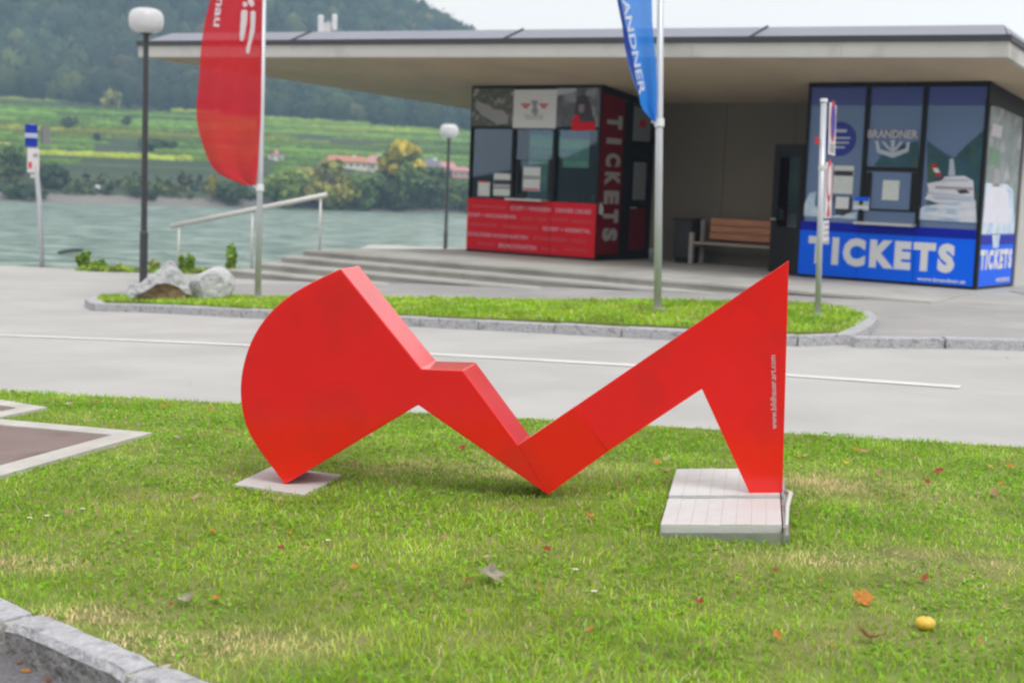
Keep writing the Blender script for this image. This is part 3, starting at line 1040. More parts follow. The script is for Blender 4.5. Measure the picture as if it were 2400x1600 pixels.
def band(name, off, z0, z1, m_, panel, thick=.07):
    for i in range(4):
        a, b_ = Vector(ROOF[i]), Vector(ROOF[(i + 1) % 4])
        d = (b_ - a)
        Ln = d.length
        d.normalize()
        nrm = Vector((d.y, -d.x))
        npan = max(1, round(Ln / panel))
        for k in range(npan):
            x0, x1 = Ln * k / npan, Ln * (k + 1) / npan
            e0 = -off if k == 0 else .003
            e1 = off if k == npan - 1 else -.003
            pts = []
            for x, o_ in ((x0 + e0, off), (x1 + e1, off), (x1 + (e1 if k < npan - 1 else -thick + off), off - thick), (x0 + (e0 if k > 0 else thick - off), off - thick)):
                q_ = a + d * x + nrm * o_
                pts.append((q_, soff_z(q_.y)))
            m4 = MB()
            m4.add([B.p(q_.x, q_.y, z + z0) for q_, z in pts] + [B.p(q_.x, q_.y, z + z1) for q_, z in pts],
                   [(3, 2, 1, 0), (4, 5, 6, 7), (0, 1, 5, 4), (1, 2, 6, 5), (2, 3, 7, 6), (3, 0, 4, 7)])
            m4.build(name, m_, pav)
band('fascia_panel', .012, -.01, .222, M['fascia'], 2.55)
band('roof_trim', .045, .226, .315, M['trim'], 99, .1)
# sloping metal roof edge, one piece per sheet
def rp(s, t_, up):
    return B.p(s, t_, soff_z(t_) + up)
def inset(k):
    s0, s1 = FL[0] + .05 + k * .4, FR[0] - k * .5
    return [(s0, FL[1] + k), (s1, FR[1] + k), (BR[0] - k * .5, BR[1] - k), (BL[0] + k * .4, BL[1] - k)]
LO, HI = inset(.06), inset(.62)
jn = [0]
for px in (722, 1180, 1725):
    jn.append((fs(px, 92, -2.6)[0] - LO[0][0]) / (LO[1][0] - LO[0][0]))
jn.append(1)
for i in range(4):
    a0, b0, a1, b1 = [Vector(q_) for q_ in (LO[i], LO[(i + 1) % 4], HI[i], HI[(i + 1) % 4])]
    js = jn if i == 0 else [0, .33, .66, 1]
    for k in range(len(js) - 1):
        e = .0012
        c0, c1 = a0.lerp(b0, js[k] + e), a0.lerp(b0, js[k + 1] - e)
        d0, d1 = a1.lerp(b1, js[k] + e), a1.lerp(b1, js[k + 1] - e)
        if i == 0:
            f0 = lambda c_: a1.lerp(b1, (c_.x - a1.x) / (b1.x - a1.x))
            d0 = f0(c0) if k > 0 else a1
            d1 = f0(c1) if k < len(js) - 2 else b1
        m4 = MB()
        U0_, U1_ = .318, .515
        vs_ = [rp(c0.x, c0.y, U0_), rp(c1.x, c1.y, U0_), rp(d1.x, d1.y, U1_ + .09), rp(d0.x, d0.y, U1_ + .09)]
        m4.add(vs_ + [v - Vector((0, 0, .03)) for v in vs_], [(0, 1, 2, 3), (7, 6, 5, 4), (0, 4, 5, 1), (1, 5, 6, 2), (2, 6, 7, 3), (3, 7, 4, 0)])
        m4.build('roof_sheet', M['roofmetal'], pav)
        if i == 0 and 0 < k:
            MB().tube([vs_[0] + Vector((0, 0, .012)), vs_[3] + Vector((0, 0, .012))], .022, 6).build('roof_seam', M['trim'], pav)
MB().prism([rp(s, t_, .519) for s, t_ in HI], (0, 0, .085)).build('roof_deck', M['roofmetal'], pav)
# back wall and right end wall
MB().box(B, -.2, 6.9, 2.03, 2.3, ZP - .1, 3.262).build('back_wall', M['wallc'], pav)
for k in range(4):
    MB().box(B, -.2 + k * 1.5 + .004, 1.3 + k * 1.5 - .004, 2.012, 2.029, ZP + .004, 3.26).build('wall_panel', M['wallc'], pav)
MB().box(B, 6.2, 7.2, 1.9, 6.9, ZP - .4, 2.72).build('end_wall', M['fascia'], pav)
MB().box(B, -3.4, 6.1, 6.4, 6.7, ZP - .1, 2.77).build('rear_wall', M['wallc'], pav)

# ------------------------------------------------------------------ kiosks
SRL, SRR = -3.515, -.313
SBL, SBR = 4.0, 7.19
KT = 3.475
def panel(name, s0, s1, z0, z1, m_, parent, t0=-.012, t1=.012):
    return MB().box(B, s0, s1, t0, t1, z0, z1).build(name, m_, parent)
def decal(name, pts, m_, parent, t=-.003):
    """flat print on the front plane, outline in photo pixels"""
    vs_ = []
    for x, y in pts:
        s, z = fs(x, y)
        vs_.append(B.p(s, t, z))
    return MB().prism(vs_, EN * -.002).build(name, m_, parent)
def prt(s_, x0, y0, x1, y1, h, m_, parent, t=-.016, name='lettering'):
    """a line of print from (x0,y0) to (x1,y1), baseline in photo pixels, h pixels tall"""
    s0, z0 = fs(x0, y0)
    s1, z1 = fs(x1, y1)
    sh, zh = fs(x0, y0 - h)
    return letters(name, s_, m_, parent, B.p(s0, t, (z0 + z1) / 2), EU, EZ, s1 - s0, zh - z0)

# --- red kiosk
rk = thing('red_ticket_kiosk', 'red and black glazed ticket kiosk under the left half of the pavilion roof', 'kiosk', B.p((SRL + SRR) / 2, 1, ZP))
zr = 1.20
colS = [SRL, fs(1200, 400)[0], fs(1296, 400)[0], SRR]
zt = fs(1255, 207)[1]
zm = fs(1255, 300)[1]
DK = 2.0                                            # kiosk depth
# frame of the red kiosk
fb = MB()
fb.box(B, SRL, SRR, 0, .1, zt, KT)
fb.box(B, SRL, SRR, .0, .1, ZP, ZP + .05)
for s in colS:
    fb.box(B, max(SRL, s - .035), min(SRR, s + .035), .002, .1, ZP + .05, zt)
fb.box(B, SRL + .03, SRR - .03, .004, .08, zm - .03, zm + .03)
fb.build('front_frame', M['black'], rk)
for k in range(3):
    panel('front_panel', colS[k] + .006, colS[k + 1] - .006, ZP + .055, zr, M['redpanel'], rk, -.014, -.002)
for k in range(3):
    MB().box(B, colS[k] + .036, colS[k + 1] - .036, .045, .055, zr, zm - .03).build('window_pane', M['pane_red'], rk)
# upper printed panels
panel('printed_panel', colS[0] + .036, colS[1] - .036, zm + .031, zt - .001, M['photo_town'], rk, -.004, .03)
wp_ = panel('printed_panel', colS[1] - .02, colS[2] + .03, zm - .005, zt - .03, M['white'], rk, -.010, -.001)
panel('printed_panel', colS[2] + .036, colS[3] - .036, zm + .031, zt - .001, M['photo_dark'], rk, -.004, .03)
# emblem: grey upright between two red wings, two lines of grey print
decal('emblem', [(1245, 236), (1262, 236), (1258, 250), (1263, 262), (1255, 272), (1246, 262), (1251, 250)], M['greyprint'], wp_, -.0125)
for xc in (1233, 1275):
    decal('emblem', [(xc - 12, 243), (xc + 12, 243.5), (xc + 9, 248), (xc - 9, 247.5)], M['faintred'], wp_, -.0125)
    decal('emblem', [(xc - 7, 249), (xc + 7, 249.5), (xc + 4, 254), (xc - 4, 253.5)], M['signred'], wp_, -.0126)
prt('DONAU SCHIFFFAHRT', 1229, 274, 1275, 274.5, 4.5, M['greyprint'], wp_, -.0135)
prt('SCHIFFFAHRT', 1233, 280, 1276, 280.5, 3.5, M['greyprint'], wp_, -.0135)
# printed boats on the left photo, figure in red on the right photo
decal('printed_boat', [(1118, 238), (1148, 254), (1180, 262), (1192, 276), (1190, 290), (1168, 292), (1130, 270), (1114, 252)], M['greyprint'], rk, -.0052)
decal('printed_boat', [(1117, 232), (1124, 240), (1150, 248), (1156, 256), (1182, 260), (1190, 272), (1178, 282), (1150, 266), (1120, 248)], M['photogrey'], rk, -.0078)
decal('printed_figure', [(1346, 262), (1352, 232), (1362, 222), (1376, 224), (1384, 244), (1390, 270), (1398, 290), (1372, 294), (1348, 280)], M['hair'], rk, -.0052)
decal('printed_figure', [(1356, 250), (1362, 244), (1370, 246), (1370, 258), (1364, 266), (1357, 262)], M['skin'], rk, -.0078)
decal('printed_figure', [(1350, 268), (1356, 270), (1362, 286), (1396, 286), (1396, 305), (1342, 307), (1340, 286)], M['redpanel'], rk, -.0104)
decal('printed_arc', [(1304, 209), (1350, 208), (1354, 212), (1330, 220), (1304, 224)], M['anchor'], rk, -.0052)
# red front print, left to right and top to bottom as in the photograph
R_ = lambda zx, zy: (1080 + zx * .14456, 450 + zy * .14456)
def rline(s_, a, b_, m_, h):
    x0, y0 = R_(*a); x1, y1 = R_(*b_)
    prt(s_, x0, y0, x1, y1, h, m_, rk, -.0165)
rline('THEMENFAHRTEN', (170, 252), (730, 262), M['faintred'], 6)
rline('SCHIFF + WANDERN', (812, 300), (1462, 312), M['pinkprint'], 10)
rline('DINNER CRUISE', (1550, 338), (2118, 350), M['pinkprint'], 10)
rline('SCHIFF + WACHAUBAHN', (118, 400), (898, 432), M['pinkprint'], 9)
rline('SCHIFF + RAD', (985, 462), (1400, 470), M['faintred'], 8)
rline('RUNDFAHRTEN', (1460, 470), (1740, 480), M['faintred'], 7)
rline('ADVENTFAHRTEN', (1800, 500), (2150, 510), M['faintred'], 7)
rline('RUNDFAHRTEN', (160, 550), (585, 565), M['faintred'], 8)
rline('THEMENFAHRTEN', (680, 592), (1255, 612), M['faintred'], 8)
rline('SCHIFF + KREMSTAL', (1332, 630), (2112, 668), M['pinkprint'], 9.5)
rline('SCHLÖSSER RUNDFAHRTEN', (120, 715), (1090, 758), M['pinkprint'], 10)
rline('DONAUREISEN', (1180, 780), (1735, 805), M['faintred'], 9)
rline('WACHAU', (1800, 822), (2035, 828), M['faintred'], 9)
rline('WACHAU', (260, 860), (560, 872), M['faintred'], 8)
rline('BRUNCHFAHRTEN', (622, 905), (1232, 938), M['pinkprint'], 10)
rline('SCHIFF + RAD', (1300, 955), (1560, 960), M['faintred'], 8)
rline('ADVENTFAHRTEN', (1660, 960), (2065, 980), M['faintred'], 8)
# counter shelf with its brackets
cs0, cz = fs(1198, 462); cs1, _ = fs(1283, 466)
MB().box(B, cs0, cs1, -.22, .04, zr + .0, zr + .035).build('counter_shelf', M['steel'], rk)
# inner sash of the service window
sb = MB()
for a0, a1, b0, b1 in ((1208, 1292, 374, 378), (1208, 1292, 452, 456), (1208, 1213, 374, 456), (1287, 1292, 374, 456)):
    s0, z1_ = fs(a0, b0); s1, z0_ = fs(a1, b1)
    sb.box(B, s0, s1, .02, .043, z0_, z1_)
sb.build('service_window', M['black'], rk)
# papers stuck inside the panes
def paper(x0, y0, x1, y1, m_, parent, t=.040, bars=()):
    s0, z1_ = fs(x0, y0); s1, z0_ = fs(x1, y1)
    o = MB().box(B, s0, s1, t, t + .003, z0_, z1_).build('paper_notice', m_, parent)
    for f0, f1, bm_ in bars:
        MB().box(B, s0 + .01, s1 - .01, t - .003, t - .001, z1_ - (z1_ - z0_) * f1, z1_ - (z1_ - z0_) * f0).build('print_block', bm_, o)
paper(1118, 424, 1144, 460, M['paper'], rk, bars=((.0, .1, M['faintred']),))
paper(1155, 406, 1194, 460, M['paper'], rk, bars=((.28, .5, M['hair']), (.55, .7, M['greyprint'])))
paper(1224, 391, 1262, 448, M['paper'], rk, bars=((.36, .52, M['greyprint']), (.9, .97, M['faintred'])))
# side of the kiosk facing the passage: red strip darkened for shade, vertical lettering, door, second strip
SD = Frame(B.p(SRR, 0, 0), EN, EU, EZ)               # along the side (a), outwards (b), up
sd = lambda a0, a1, b0, b1, z0, z1, nm, m_: MB().box(SD, a0, a1, b0, b1, z0, z1).build(nm, m_, rk)
def sa(px, py):
    p = onpl(px, py, SD.o, EU)
    return (p - SD.o).dot(EN), p.z
aT1 = sa(1457, 420)[0]
aD0, aD1 = sa(1478, 420)[0], sa(1522, 420)[0]
AE = DK
sfb = MB()
sfb.box(SD, .0, AE, -.08, .0, ZP, ZP + .12)
sfb.box(SD, .0, .04, -.06, .001, ZP + .12, 3.33)
sfb.box(SD, aT1, aD0, -.08, .0, ZP + .12, 3.22)
sfb.box(SD, aD1, aD1 + .12, -.08, .0, ZP + .12, 3.12)
sfb.box(SD, aD0, aD1, -.08, -.002, 2.25, 2.45)
sfb.build('side_frame', M['black'], rk)
fp_top = MB()
fp_top.add([SD.p(0, .002, 3.34), SD.p(AE, .002, soff_z(AE) - .15), SD.p(AE, .002, soff_z(AE) - .01), SD.p(0, .002, 3.475)], [(0, 1, 2, 3)])
fp_top.build('side_frame', M['black'], rk)
def sloped(a0, a1, b0, b1, z0, gap, nm, m_):
    return MB().prism([SD.p(a0, b0, z0), SD.p(a1, b0, z0), SD.p(a1, b0, soff_z(a1) - gap), SD.p(a0, b0, soff_z(a0) - gap)], EU * (b1 - b0)).build(nm, m_, rk)
sloped(.04, aT1, -.03, .004, ZP + .12, .148, 'side_panel', M['redfilm_shaded'])
sloped(aD1 + .12, AE, -.03, .004, ZP + .12, .148, 'side_panel', M['redfilm_shaded'])
dr = MB().box(SD, aD0 + .01, aD1 - .01, -.05, -.02, ZP + .13, 2.24).build('door', M['black'], rk)
MB().box(SD, aD0 + .06, aD1 - .06, -.018, -.012, ZP + .2, 1.12).build('door_panel', M['redfilm_shaded'], dr)
MB().box(SD, aD0 + .06, aD1 - .06, -.018, -.014, 1.16, 2.15).build('door_pane', M['pane_red'], dr)
MB().box(SD, aD0 + .12, aD1 - .12, -.012, -.009, 1.3, 2.05).build('door_poster', M['greyprint'], dr)
MB().tube([SD.p(aD0 + .05, .0, 1.14), SD.p(aD0 + .05, .05, 1.14), SD.p(aD0 + .18, .05, 1.14)], .012, 8).build('door_handle', M['steel'], dr)
sloped(aD0 + .04, aD1 - .04, -.03, -.004, 2.47, .2, 'printed_panel', M['greyprint'])
decs = MB().prism([SD.p(aD0 + .2, -.003, 2.75), SD.p(aD1 - .2, -.003, 2.75), SD.p(aD1 - .25, -.003, 2.9), SD.p(aD0 + .25, -.003, 2.9)], EU * .003).build('emblem', M['faintred'], rk)
# letters run downwards, their heads to the back
a0_, zt_ = sa(1409, 268)
a1_, _ = sa(1452, 268)
_, zb_ = sa(1400, 572)
lz0, lz1 = 2.97, .42
for k, ch in enumerate('TICKETS'):
    zz = lz0 - (lz0 - lz1) * k / 7
    w_ = .11 if ch == 'I' else .26
    letters('letter', ch, M['sidelet'], rk, SD.p(.22, .0075, zz - (.26 - w_) / 2 - .05), (0, 0, -1), EN, w_, aT1 - .22 - .08)
MB().prism([SD.p(.06, .0075, 1.02), SD.p(.2, .0075, .98), SD.p(.22, .0075, 1.12), SD.p(.14, .0075, 1.24), SD.p(.07, .0075, 1.2)], EU * .002).build('sticker', M['white'], rk)
# body: left side wall, rear wall with window, ceiling, floor, counter inside
sdl = MB()
sdl.box(B, SRL, SRL + .05, .1, DK, ZP, 1.0)
sdl.box(B, SRL, SRL + .05, .1, .16, 1.0, soff_z(.1) - .03)
sdl.box(B, SRL, SRL + .05, DK - .06, DK, 1.0, soff_z(DK) - .03)
sdl.build('side_wall', M['black'], rk)
MB().box(B, SRL + .02, SRL + .03, .16, DK - .06, 1.0, 3.1).build('window_pane', M['pane_clear'], rk)
rw = MB()
rw.box(B, SRL + .05, SRR - .1, DK - .05, DK, ZP, 1.0)
rw.box(B, SRL + .05, SRR - .1, DK - .05, DK, 2.75, 3.2)
s_w = [SRL + .05, SRL + .95, SRL + 1.55, SRR - .1]
rw.box(B, s_w[0] + .55, s_w[1] + .0, DK - .05, DK, 1.0, 2.15)
rw.box(B, s_w[2] + .1, s_w[3], DK - .05, DK, 1.0, 2.75)
rw.build('rear_wall', M['interior'], rk)
MB().box(B, SRL + .05, SRR - .1, .1, DK - .05, ZP, ZP + .02).build('floor_board', M['interior'], rk)
MB().box(B, SRL + .05, SRR - .1, .1, DK - .05, 3.16, 3.2).build('ceiling_board', M['interior'], rk)
MB().box(B, colS[1] + .15, colS[2] + .1, DK - .5, DK - .06, ZP + .02, 1.9).build('cupboard', M['interior_wine'], rk)
MB().box(B, SRL + .1, SRR - .15, .1, .55, 1.02, 1.06).build('inner_counter', M['interior'], rk)

# things on the counter behind the glass
def figurine(label, px, py, body_m):
    s, z = fs(px, py)
    p = B.p(s, .25, 1.062)
    o = thing('figurine', label, 'figurine', p, 'figurines on the red kiosk counter')
    mb = MB()
    mb.lathe(p, [(.055, 0), (.07, .04), (.06, .12), (.03, .17)], 14)
    mb.build('body', body_m, o, smooth=True)
    hd = MB()
    hd.lathe(p + Vector((0, 0, .16)), [(.01, 0), (.06, .03), (.08, .09), (.06, .15), (.01, .18)], 14)
    hd.build('head', M['white'], o, smooth=True)
    return o
figurine('little white headed figurine standing near the middle of the red kiosk counter', 1198, 440, M['letterpale'])
figurine('little white headed figurine standing at the right end of the red kiosk counter', 1380, 452, M['redpanel'])
for lab, px, m_, h, rr, nm in (('small red bottle behind the right pane of the red kiosk', 1320, 'redpanel', .22, .028, 'bottle'), ('slim pale bottle behind the right pane of the red kiosk', 1349, 'paper', .3, .026, 'bottle')):
    s, z = fs(px, 450)
    p = B.p(s, .25, 1.062)
    o = thing(nm, lab, 'bottle', p, 'bottles on the red kiosk counter')
    MB().lathe(p, [(rr, 0), (rr, h * .6), (rr * .4, h * .78), (rr * .4, h)], 12).build('body', M[m_], o, smooth=True)
    MB().lathe(p + Vector((0, 0, h)), [(rr * .45, .001), (rr * .45, .02)], 10).build('cap', M['black'], o)

# --- blue kiosk
bk = thing('blue_ticket_kiosk', 'blue glazed ticket kiosk with big white TICKETS under the right end of the roof', 'kiosk', B.p((SBL + SBR) / 2, 1, ZP))
zb = fs(1885, 518)[1]                                 # sill
zt = fs(2050, 204)[1]
colB = [SBL, fs(2026, 350)[0], fs(2160, 350)[0], SBR]
fb = MB()
fb.box(B, SBL, SBR, 0, .1, zt, KT)
fb.box(B, SBL, SBR, 0, .1, ZP - .03, ZP + .05)
for k, s in enumerate(colB):
    w = .035 if k < 3 else .05
    fb.box(B, max(SBL, s - w), min(SBR, s + w), .002, .1, ZP + .05, zt)
fb.build('front_frame', M['black'], bk)
z_n = fs(1885, 539)[1]
for k in range(3):
    e1 = .006 if k < 2 else .055
    panel('front_panel', colB[k] + .006, colB[k + 1] - e1, ZP + .055, z_n - .001, M['bluepanel'], bk, -.014, -.002)
    panel('upper_front_panel', colB[k] + .006, colB[k + 1] - e1, z_n + .001, zb, M['navy'], bk, -.014, -.002)
for k in range(3):
    MB().box(B, colB[k] + .036, colB[k + 1] - .036, .045, .055, zb, zt).build('window_pane', M['pane_blue'], bk)
    zf = fs(2000, 247)[1]
    MB().box(B, colB[k] + .036, colB[k + 1] - .036, .036, .040, zf, zt - .002).build('tinted_strip', M['bluefilm'], bk)
# big lettering and web address
sT0, zT0 = fs(1893, 618); sT1, zT1 = fs(2236, 641)
zTt = fs(1893, 553)[1]
letters('lettering', 'TICKETS', M['white'], bk, B.p(sT0, -.0165, zT0 + .01), EU, EZ, sT1 - sT0, zTt - zT0)
prt('www.brandner.at', 2150, 657, 2263, 665, 9, M['white'], bk)
# film prints and flat hill shapes on the panes
decal('hill_shape', [(2172, 425), (2172, 330), (2190, 345), (2215, 362), (2235, 372), (2262, 342), (2290, 318), (2304, 306), (2298, 500), (2172, 495)], M['hill_teal'], bk, .030)  # dark teal hill outline laid flat before the pane
decal('hill_shape', [(2046, 388), (2075, 352), (2120, 338), (2150, 330), (2150, 392)], M['hill_teal'], bk, .030)
decal('printed_wave', [(2150, 492), (2166, 482), (2230, 474), (2285, 470), (2288, 522), (2146, 514)], M['water_print'], bk, .026)
decal('printed_ship', [(2166, 466), (2176, 452), (2172, 430), (2205, 424), (2214, 414), (2260, 412), (2280, 424), (2282, 470), (2240, 474), (2196, 476)], M['shipwhite'], bk, .022)
decal('printed_ship', [(2184, 458), (2276, 466), (2276, 472), (2190, 468)], M['anchor'], bk, .0195)
for pts_, mm_ in (([(2192, 436), (2278, 440), (2279, 446), (2190, 442)], 'photogrey'), ([(2210, 420), (2268, 420), (2270, 425), (2207, 425)], 'anchor'), ([(2240, 446), (2262, 444), (2274, 452), (2250, 455)], 'hair'),
                  ([(2172, 450), (2230, 456), (2282, 462), (2282, 465), (2228, 460), (2170, 454)], 'anchor'), ([(2166, 486), (2210, 480), (2250, 484), (2286, 478), (2286, 484), (2240, 490), (2196, 488)], 'shipwhite'),
                  ([(2150, 500), (2190, 496), (2240, 504), (2286, 498), (2287, 508), (2230, 512), (2180, 506)], 'shipwhite')):
    decal('printed_detail', pts_, M[mm_], bk, .0185)
decal('printed_ship', [(2225, 372), (2234, 372), (2238, 412), (2222, 412)], M['anchor'], bk, .022)
for yy0, yy1, mm_ in ((384, 394, 'signred'), (394, 404, 'white'), (404, 414, 'signred')):
    x_ = 2181 + (yy0 - 384) * .45
    decal('printed_flag', [(x_, yy0), (x_ + 12, yy0 + 1), (x_ + 17, yy1 + 1), (x_ + 4, yy1)], M[mm_], bk, .020)
decal('printed_wave', [(1884, 478), (1896, 452), (1912, 450), (1908, 480), (1925, 500), (1950, 506), (1990, 500), (2008, 496), (2006, 514), (1882, 506)], M['water_print'], bk, .026)
cs_, cz_ = fs(1966, 326)
bd = MB()
ring = [B.p(cs_ + .29 * math.cos(a), .026, cz_ + .29 * math.sin(a)) for a in np.linspace(0, 2 * PI, 33)[:-1]]
bd.prism(ring, EN * -.002)
bdo = bd.build('round_badge', M['badge'], bk)
for f, g, ww in ((.14, .05, .26), (.02, .03, .40), (-.06, .03, .36), (-.14, .03, .22)):
    MB().box(B, cs_ - ww / 2, cs_ + ww / 2, .019, .021, cz_ + f - g / 2, cz_ + f + g / 2).build('print_block', M['anchor'], bdo)
prt('BRANDNER', 2032, 322, 2150, 326, 19, M['letterpale'], bk, .018)
for pts in ([(2050, 330), (2058, 330), (2062, 350), (2092, 358), (2122, 348), (2124, 334), (2132, 332), (2128, 356), (2092, 370), (2055, 358)], [(2087, 328), (2097, 328), (2095, 360), (2088, 360)], [(2064, 332), (2072, 332), (2090, 352), (2084, 354)], [(2116, 332), (2108, 332), (2093, 352), (2099, 354)]):
    decal('emblem', pts, M['anchor'], bk, .018)
# service window, shelf, notices
sb = MB()
for x0, x1, y0, y1 in ((2022, 2152, 390, 404), (2020, 2036, 404, 494), (2136, 2148, 404, 498), (2022, 2148, 488, 498)):
    s0, z1_ = fs(x0, y0); s1, z0_ = fs(x1, y1)
    sb.box(B, s0, s1, .012, .042, z0_, z1_)
sb.build('service_window', M['black'], bk)
cs0, _ = fs(2012, 500); cs1, _ = fs(2148, 505)
MB().box(B, cs0, cs1, -.2, .04, zb + .0, zb + .04).build('counter_shelf', M['steel'], bk)
paper(1953, 388, 1996, 455, M['paper'], bk, .030, ((.18, .36, M['hair']),))
paper(2068, 422, 2104, 470, M['paper'], bk, .030)
paper(1958, 461, 1987, 490, M['white'], bk, .020)
paper(2000, 461, 2036, 494, M['anchor'], bk, .004, ((.0, .3, M['bluepanel']), (.62, .9, M['white'])))
decal('printed_arch', [(1950, 460), (1995, 462), (1992, 496), (1975, 506), (1958, 502)], M['hair'], bk, .024)
# inside: dark box with blinds on the left, and left wall, rear wall
il = MB()
il.box(B, SBL + .0, SBL + .05, .1, 1.9, ZP, 3.2)
il.box(B, SBL + .05, SBR - .1, 1.84, 1.9, ZP, 3.2)
il.box(B, SBL + .05, SBR - .1, .1, 1.84, ZP, ZP + .02)
il.box(B, SBL + .05, SBR - .1, .1, 1.84, 3.16, 3.2)
il.build('inner_shell', mat('blue_kiosk_interior', (.10, .16, .42), .7, var=.2, vscale=1.2), bk)
for k in range(9):
    s0 = colB[0] + .09 + k * .1
    MB().box(B, s0, s0 + .075, .16, .17, zb + .02, 3.12).build('blind_slat', M['blind'], bk)
# right side of the blue kiosk
SR = Frame(B.p(SBR, 0, 0), EN, EU, EZ)
AR = 1.83
sr = lambda a0, a1, b0, b1, z0, z1, nm, m_: MB().box(SR, a0, a1, b0, b1, z0, z1).build(nm, m_, bk)
sr(.03, AR, -.06, -.002, ZP - .05, ZP + .05, 'side_frame', M['black'])
sr(.0, .06, -.06, .0, ZP + .05, 3.2, 'side_frame', M['black'])
sr(AR - .06, AR, -.06, .0, ZP + .05, 3.0, 'side_frame', M['black'])
fp_top = MB()
fp_top.add([SR.p(0, .002, 3.14), SR.p(AR, .002, 2.98), SR.p(AR, .002, soff_z(AR) - .01), SR.p(0, .002, 3.475)], [(0, 1, 2, 3)])
fp_top.build('side_frame', M['black'], bk)
s1p = sr(.06, AR - .06, -.05, -.006, ZP + .05, 1.0, 'side_panel', M['bluepanel'])
sr(.06, AR - .06, -.05, -.006, 1.004, 3.1, 'side_pane', M['photo_side'])
def sdec(nm, pts, m_, b_=0.0):
    return MB().prism([SR.p(a, b_, z) for a, z in pts], EU * .002).build(nm, m_, bk)
sdec('printed_ship', [(.08, 1.02), (1.72, 1.02), (1.72, 1.15), (1.5, 1.75), (1.2, 1.85), (.12, 1.85)], M['water_print'], -.004)
sdec('printed_ship', [(.12, 1.2), (1.45, 1.2), (1.3, 1.7), (.95, 1.8), (.2, 1.8)], M['shipwhite'], -.0015)
sdec('printed_ship', [(.45, 1.8), (.8, 1.8), (.72, 2.1), (.5, 2.1)], M['photogrey'], -.004)
sdec('printed_figure', [(.2, 2.15), (.75, 2.15), (.7, 2.4), (.25, 2.42)], mat('photo_print_green', (.14, .27, .17), .5), -.004)
sdec('printed_figure', [(.2, 2.62), (.7, 2.6), (.75, 2.8), (.25, 2.82)], M['letterpale'], -.004)
sdec('printed_wave', [(.06, .84), (1.77, .84), (1.77, .99), (.06, .99)], M['navy'], -.004)
sdec('printed_wave', [(.7, .78), (.95, .78), (1.0, 1.0), (.62, 1.0)], M['water_print'], -.0015)
letters('lettering', 'TICKETS', M['white'], bk, SR.p(.12, .0, .42), EN, EZ, 1.58, .34)
letters('lettering', 'www.brandner.at', M['white'], bk, SR.p(.95, .0, .2), EN, EZ, .7, .1)
# open door leaf at the left of the blue kiosk
dl = Vector((-.36, .83, 0)).normalized()
hp_ = B.p(SBL - .02, .06, 0)
DL = Frame(hp_, dl, Vector((-dl.y, dl.x, 0)), EZ)
ddo = MB()
ddo.box(DL, 0, .92, -.025, .025, ZP + .02, .95)
ddo.box(DL, 0, .92, -.025, .025, 2.2, 2.42)
ddo.box(DL, 0, .1, -.025, .025, .95, 2.2)
ddo.box(DL, .74, .92, -.025, .025, .95, 2.2)
dob = ddo.build('door', M['black'], bk)
MB().box(DL, .1, .74, -.005, .005, .95, 2.2).build('door_pane', M['pane_red'], dob)
MB().tube([DL.p(.84, .025, 1.08), DL.p(.84, .08, 1.08), DL.p(.70, .08, 1.08)], .013, 8).build('door_handle', M['steel'], dob)

# ------------------------------------------------------------------ bench, bin
bp0 = onz(1645, 617, ZP); bp1 = onz(1832, 628, ZP)
tq = [(p - B.o).dot(EN) for p in (bp0,)][0]
sb0 = (bp0 - B.o).dot(EU)
bench = thing('bench', 'brown slatted bench with pale end frames against the back wall between the kiosks', 'bench', B.p(sb0 + .9, 1.5, ZP))
BF = Frame(B.p(sb0, 1.28, ZP), EU, EN, EZ)
BLn = 2.35
for e in (0.0, BLn - .09):
    lg_ = MB()
    lg_.box(BF, e, e + .08, 0, .08, 0, .62)
    lg_.box(BF, e, e + .08, .42, .5, 0, .86)
    lg_.box(BF, e, e + .08, .08, .42, .34, .42)
    lg_.build('end_frame', M['benchleg'], bench, bevel=.006)
for k in range(4):
    MB().box(BF, .081, BLn - .091, .02 + k * .105, .115 + k * .105, .40, .44).build('seat_slat', M['benchleg'] if k == 0 else M['wood'], bench, bevel=.005)
for k in range(3):
    MB().box(BF, .2, BLn - .2, .43 + k * .02, .46 + k * .02, .5 + k * .14, .625 + k * .14).build('back_slat', M['wood'], bench, bevel=.005)
bs = onz(1597, 616, ZP)
bl_ = Frame(B.p((bs - B.o).dot(EU) - .2, 1.45, ZP), EU, EN, EZ)
bino = thing('litter_bin', 'black litter bin standing left of the brown bench', 'bin', bl_.o)
MB().box(bl_, 0, .40, 0, .38, .1, .8).build('body', M['bin'], bino, bevel=.02)
MB().box(bl_, -.03, .43, -.03, .41, .82, .88).build('lid', M['bin'], bino, bevel=.015)
MB().box(bl_, .03, .37, .03, .35, 0, .098).build('foot', M['black'], bino)
MB().box(bl_, .06, .34, -.006, .012, .66, .76).build('slot', M['dark'], bino)

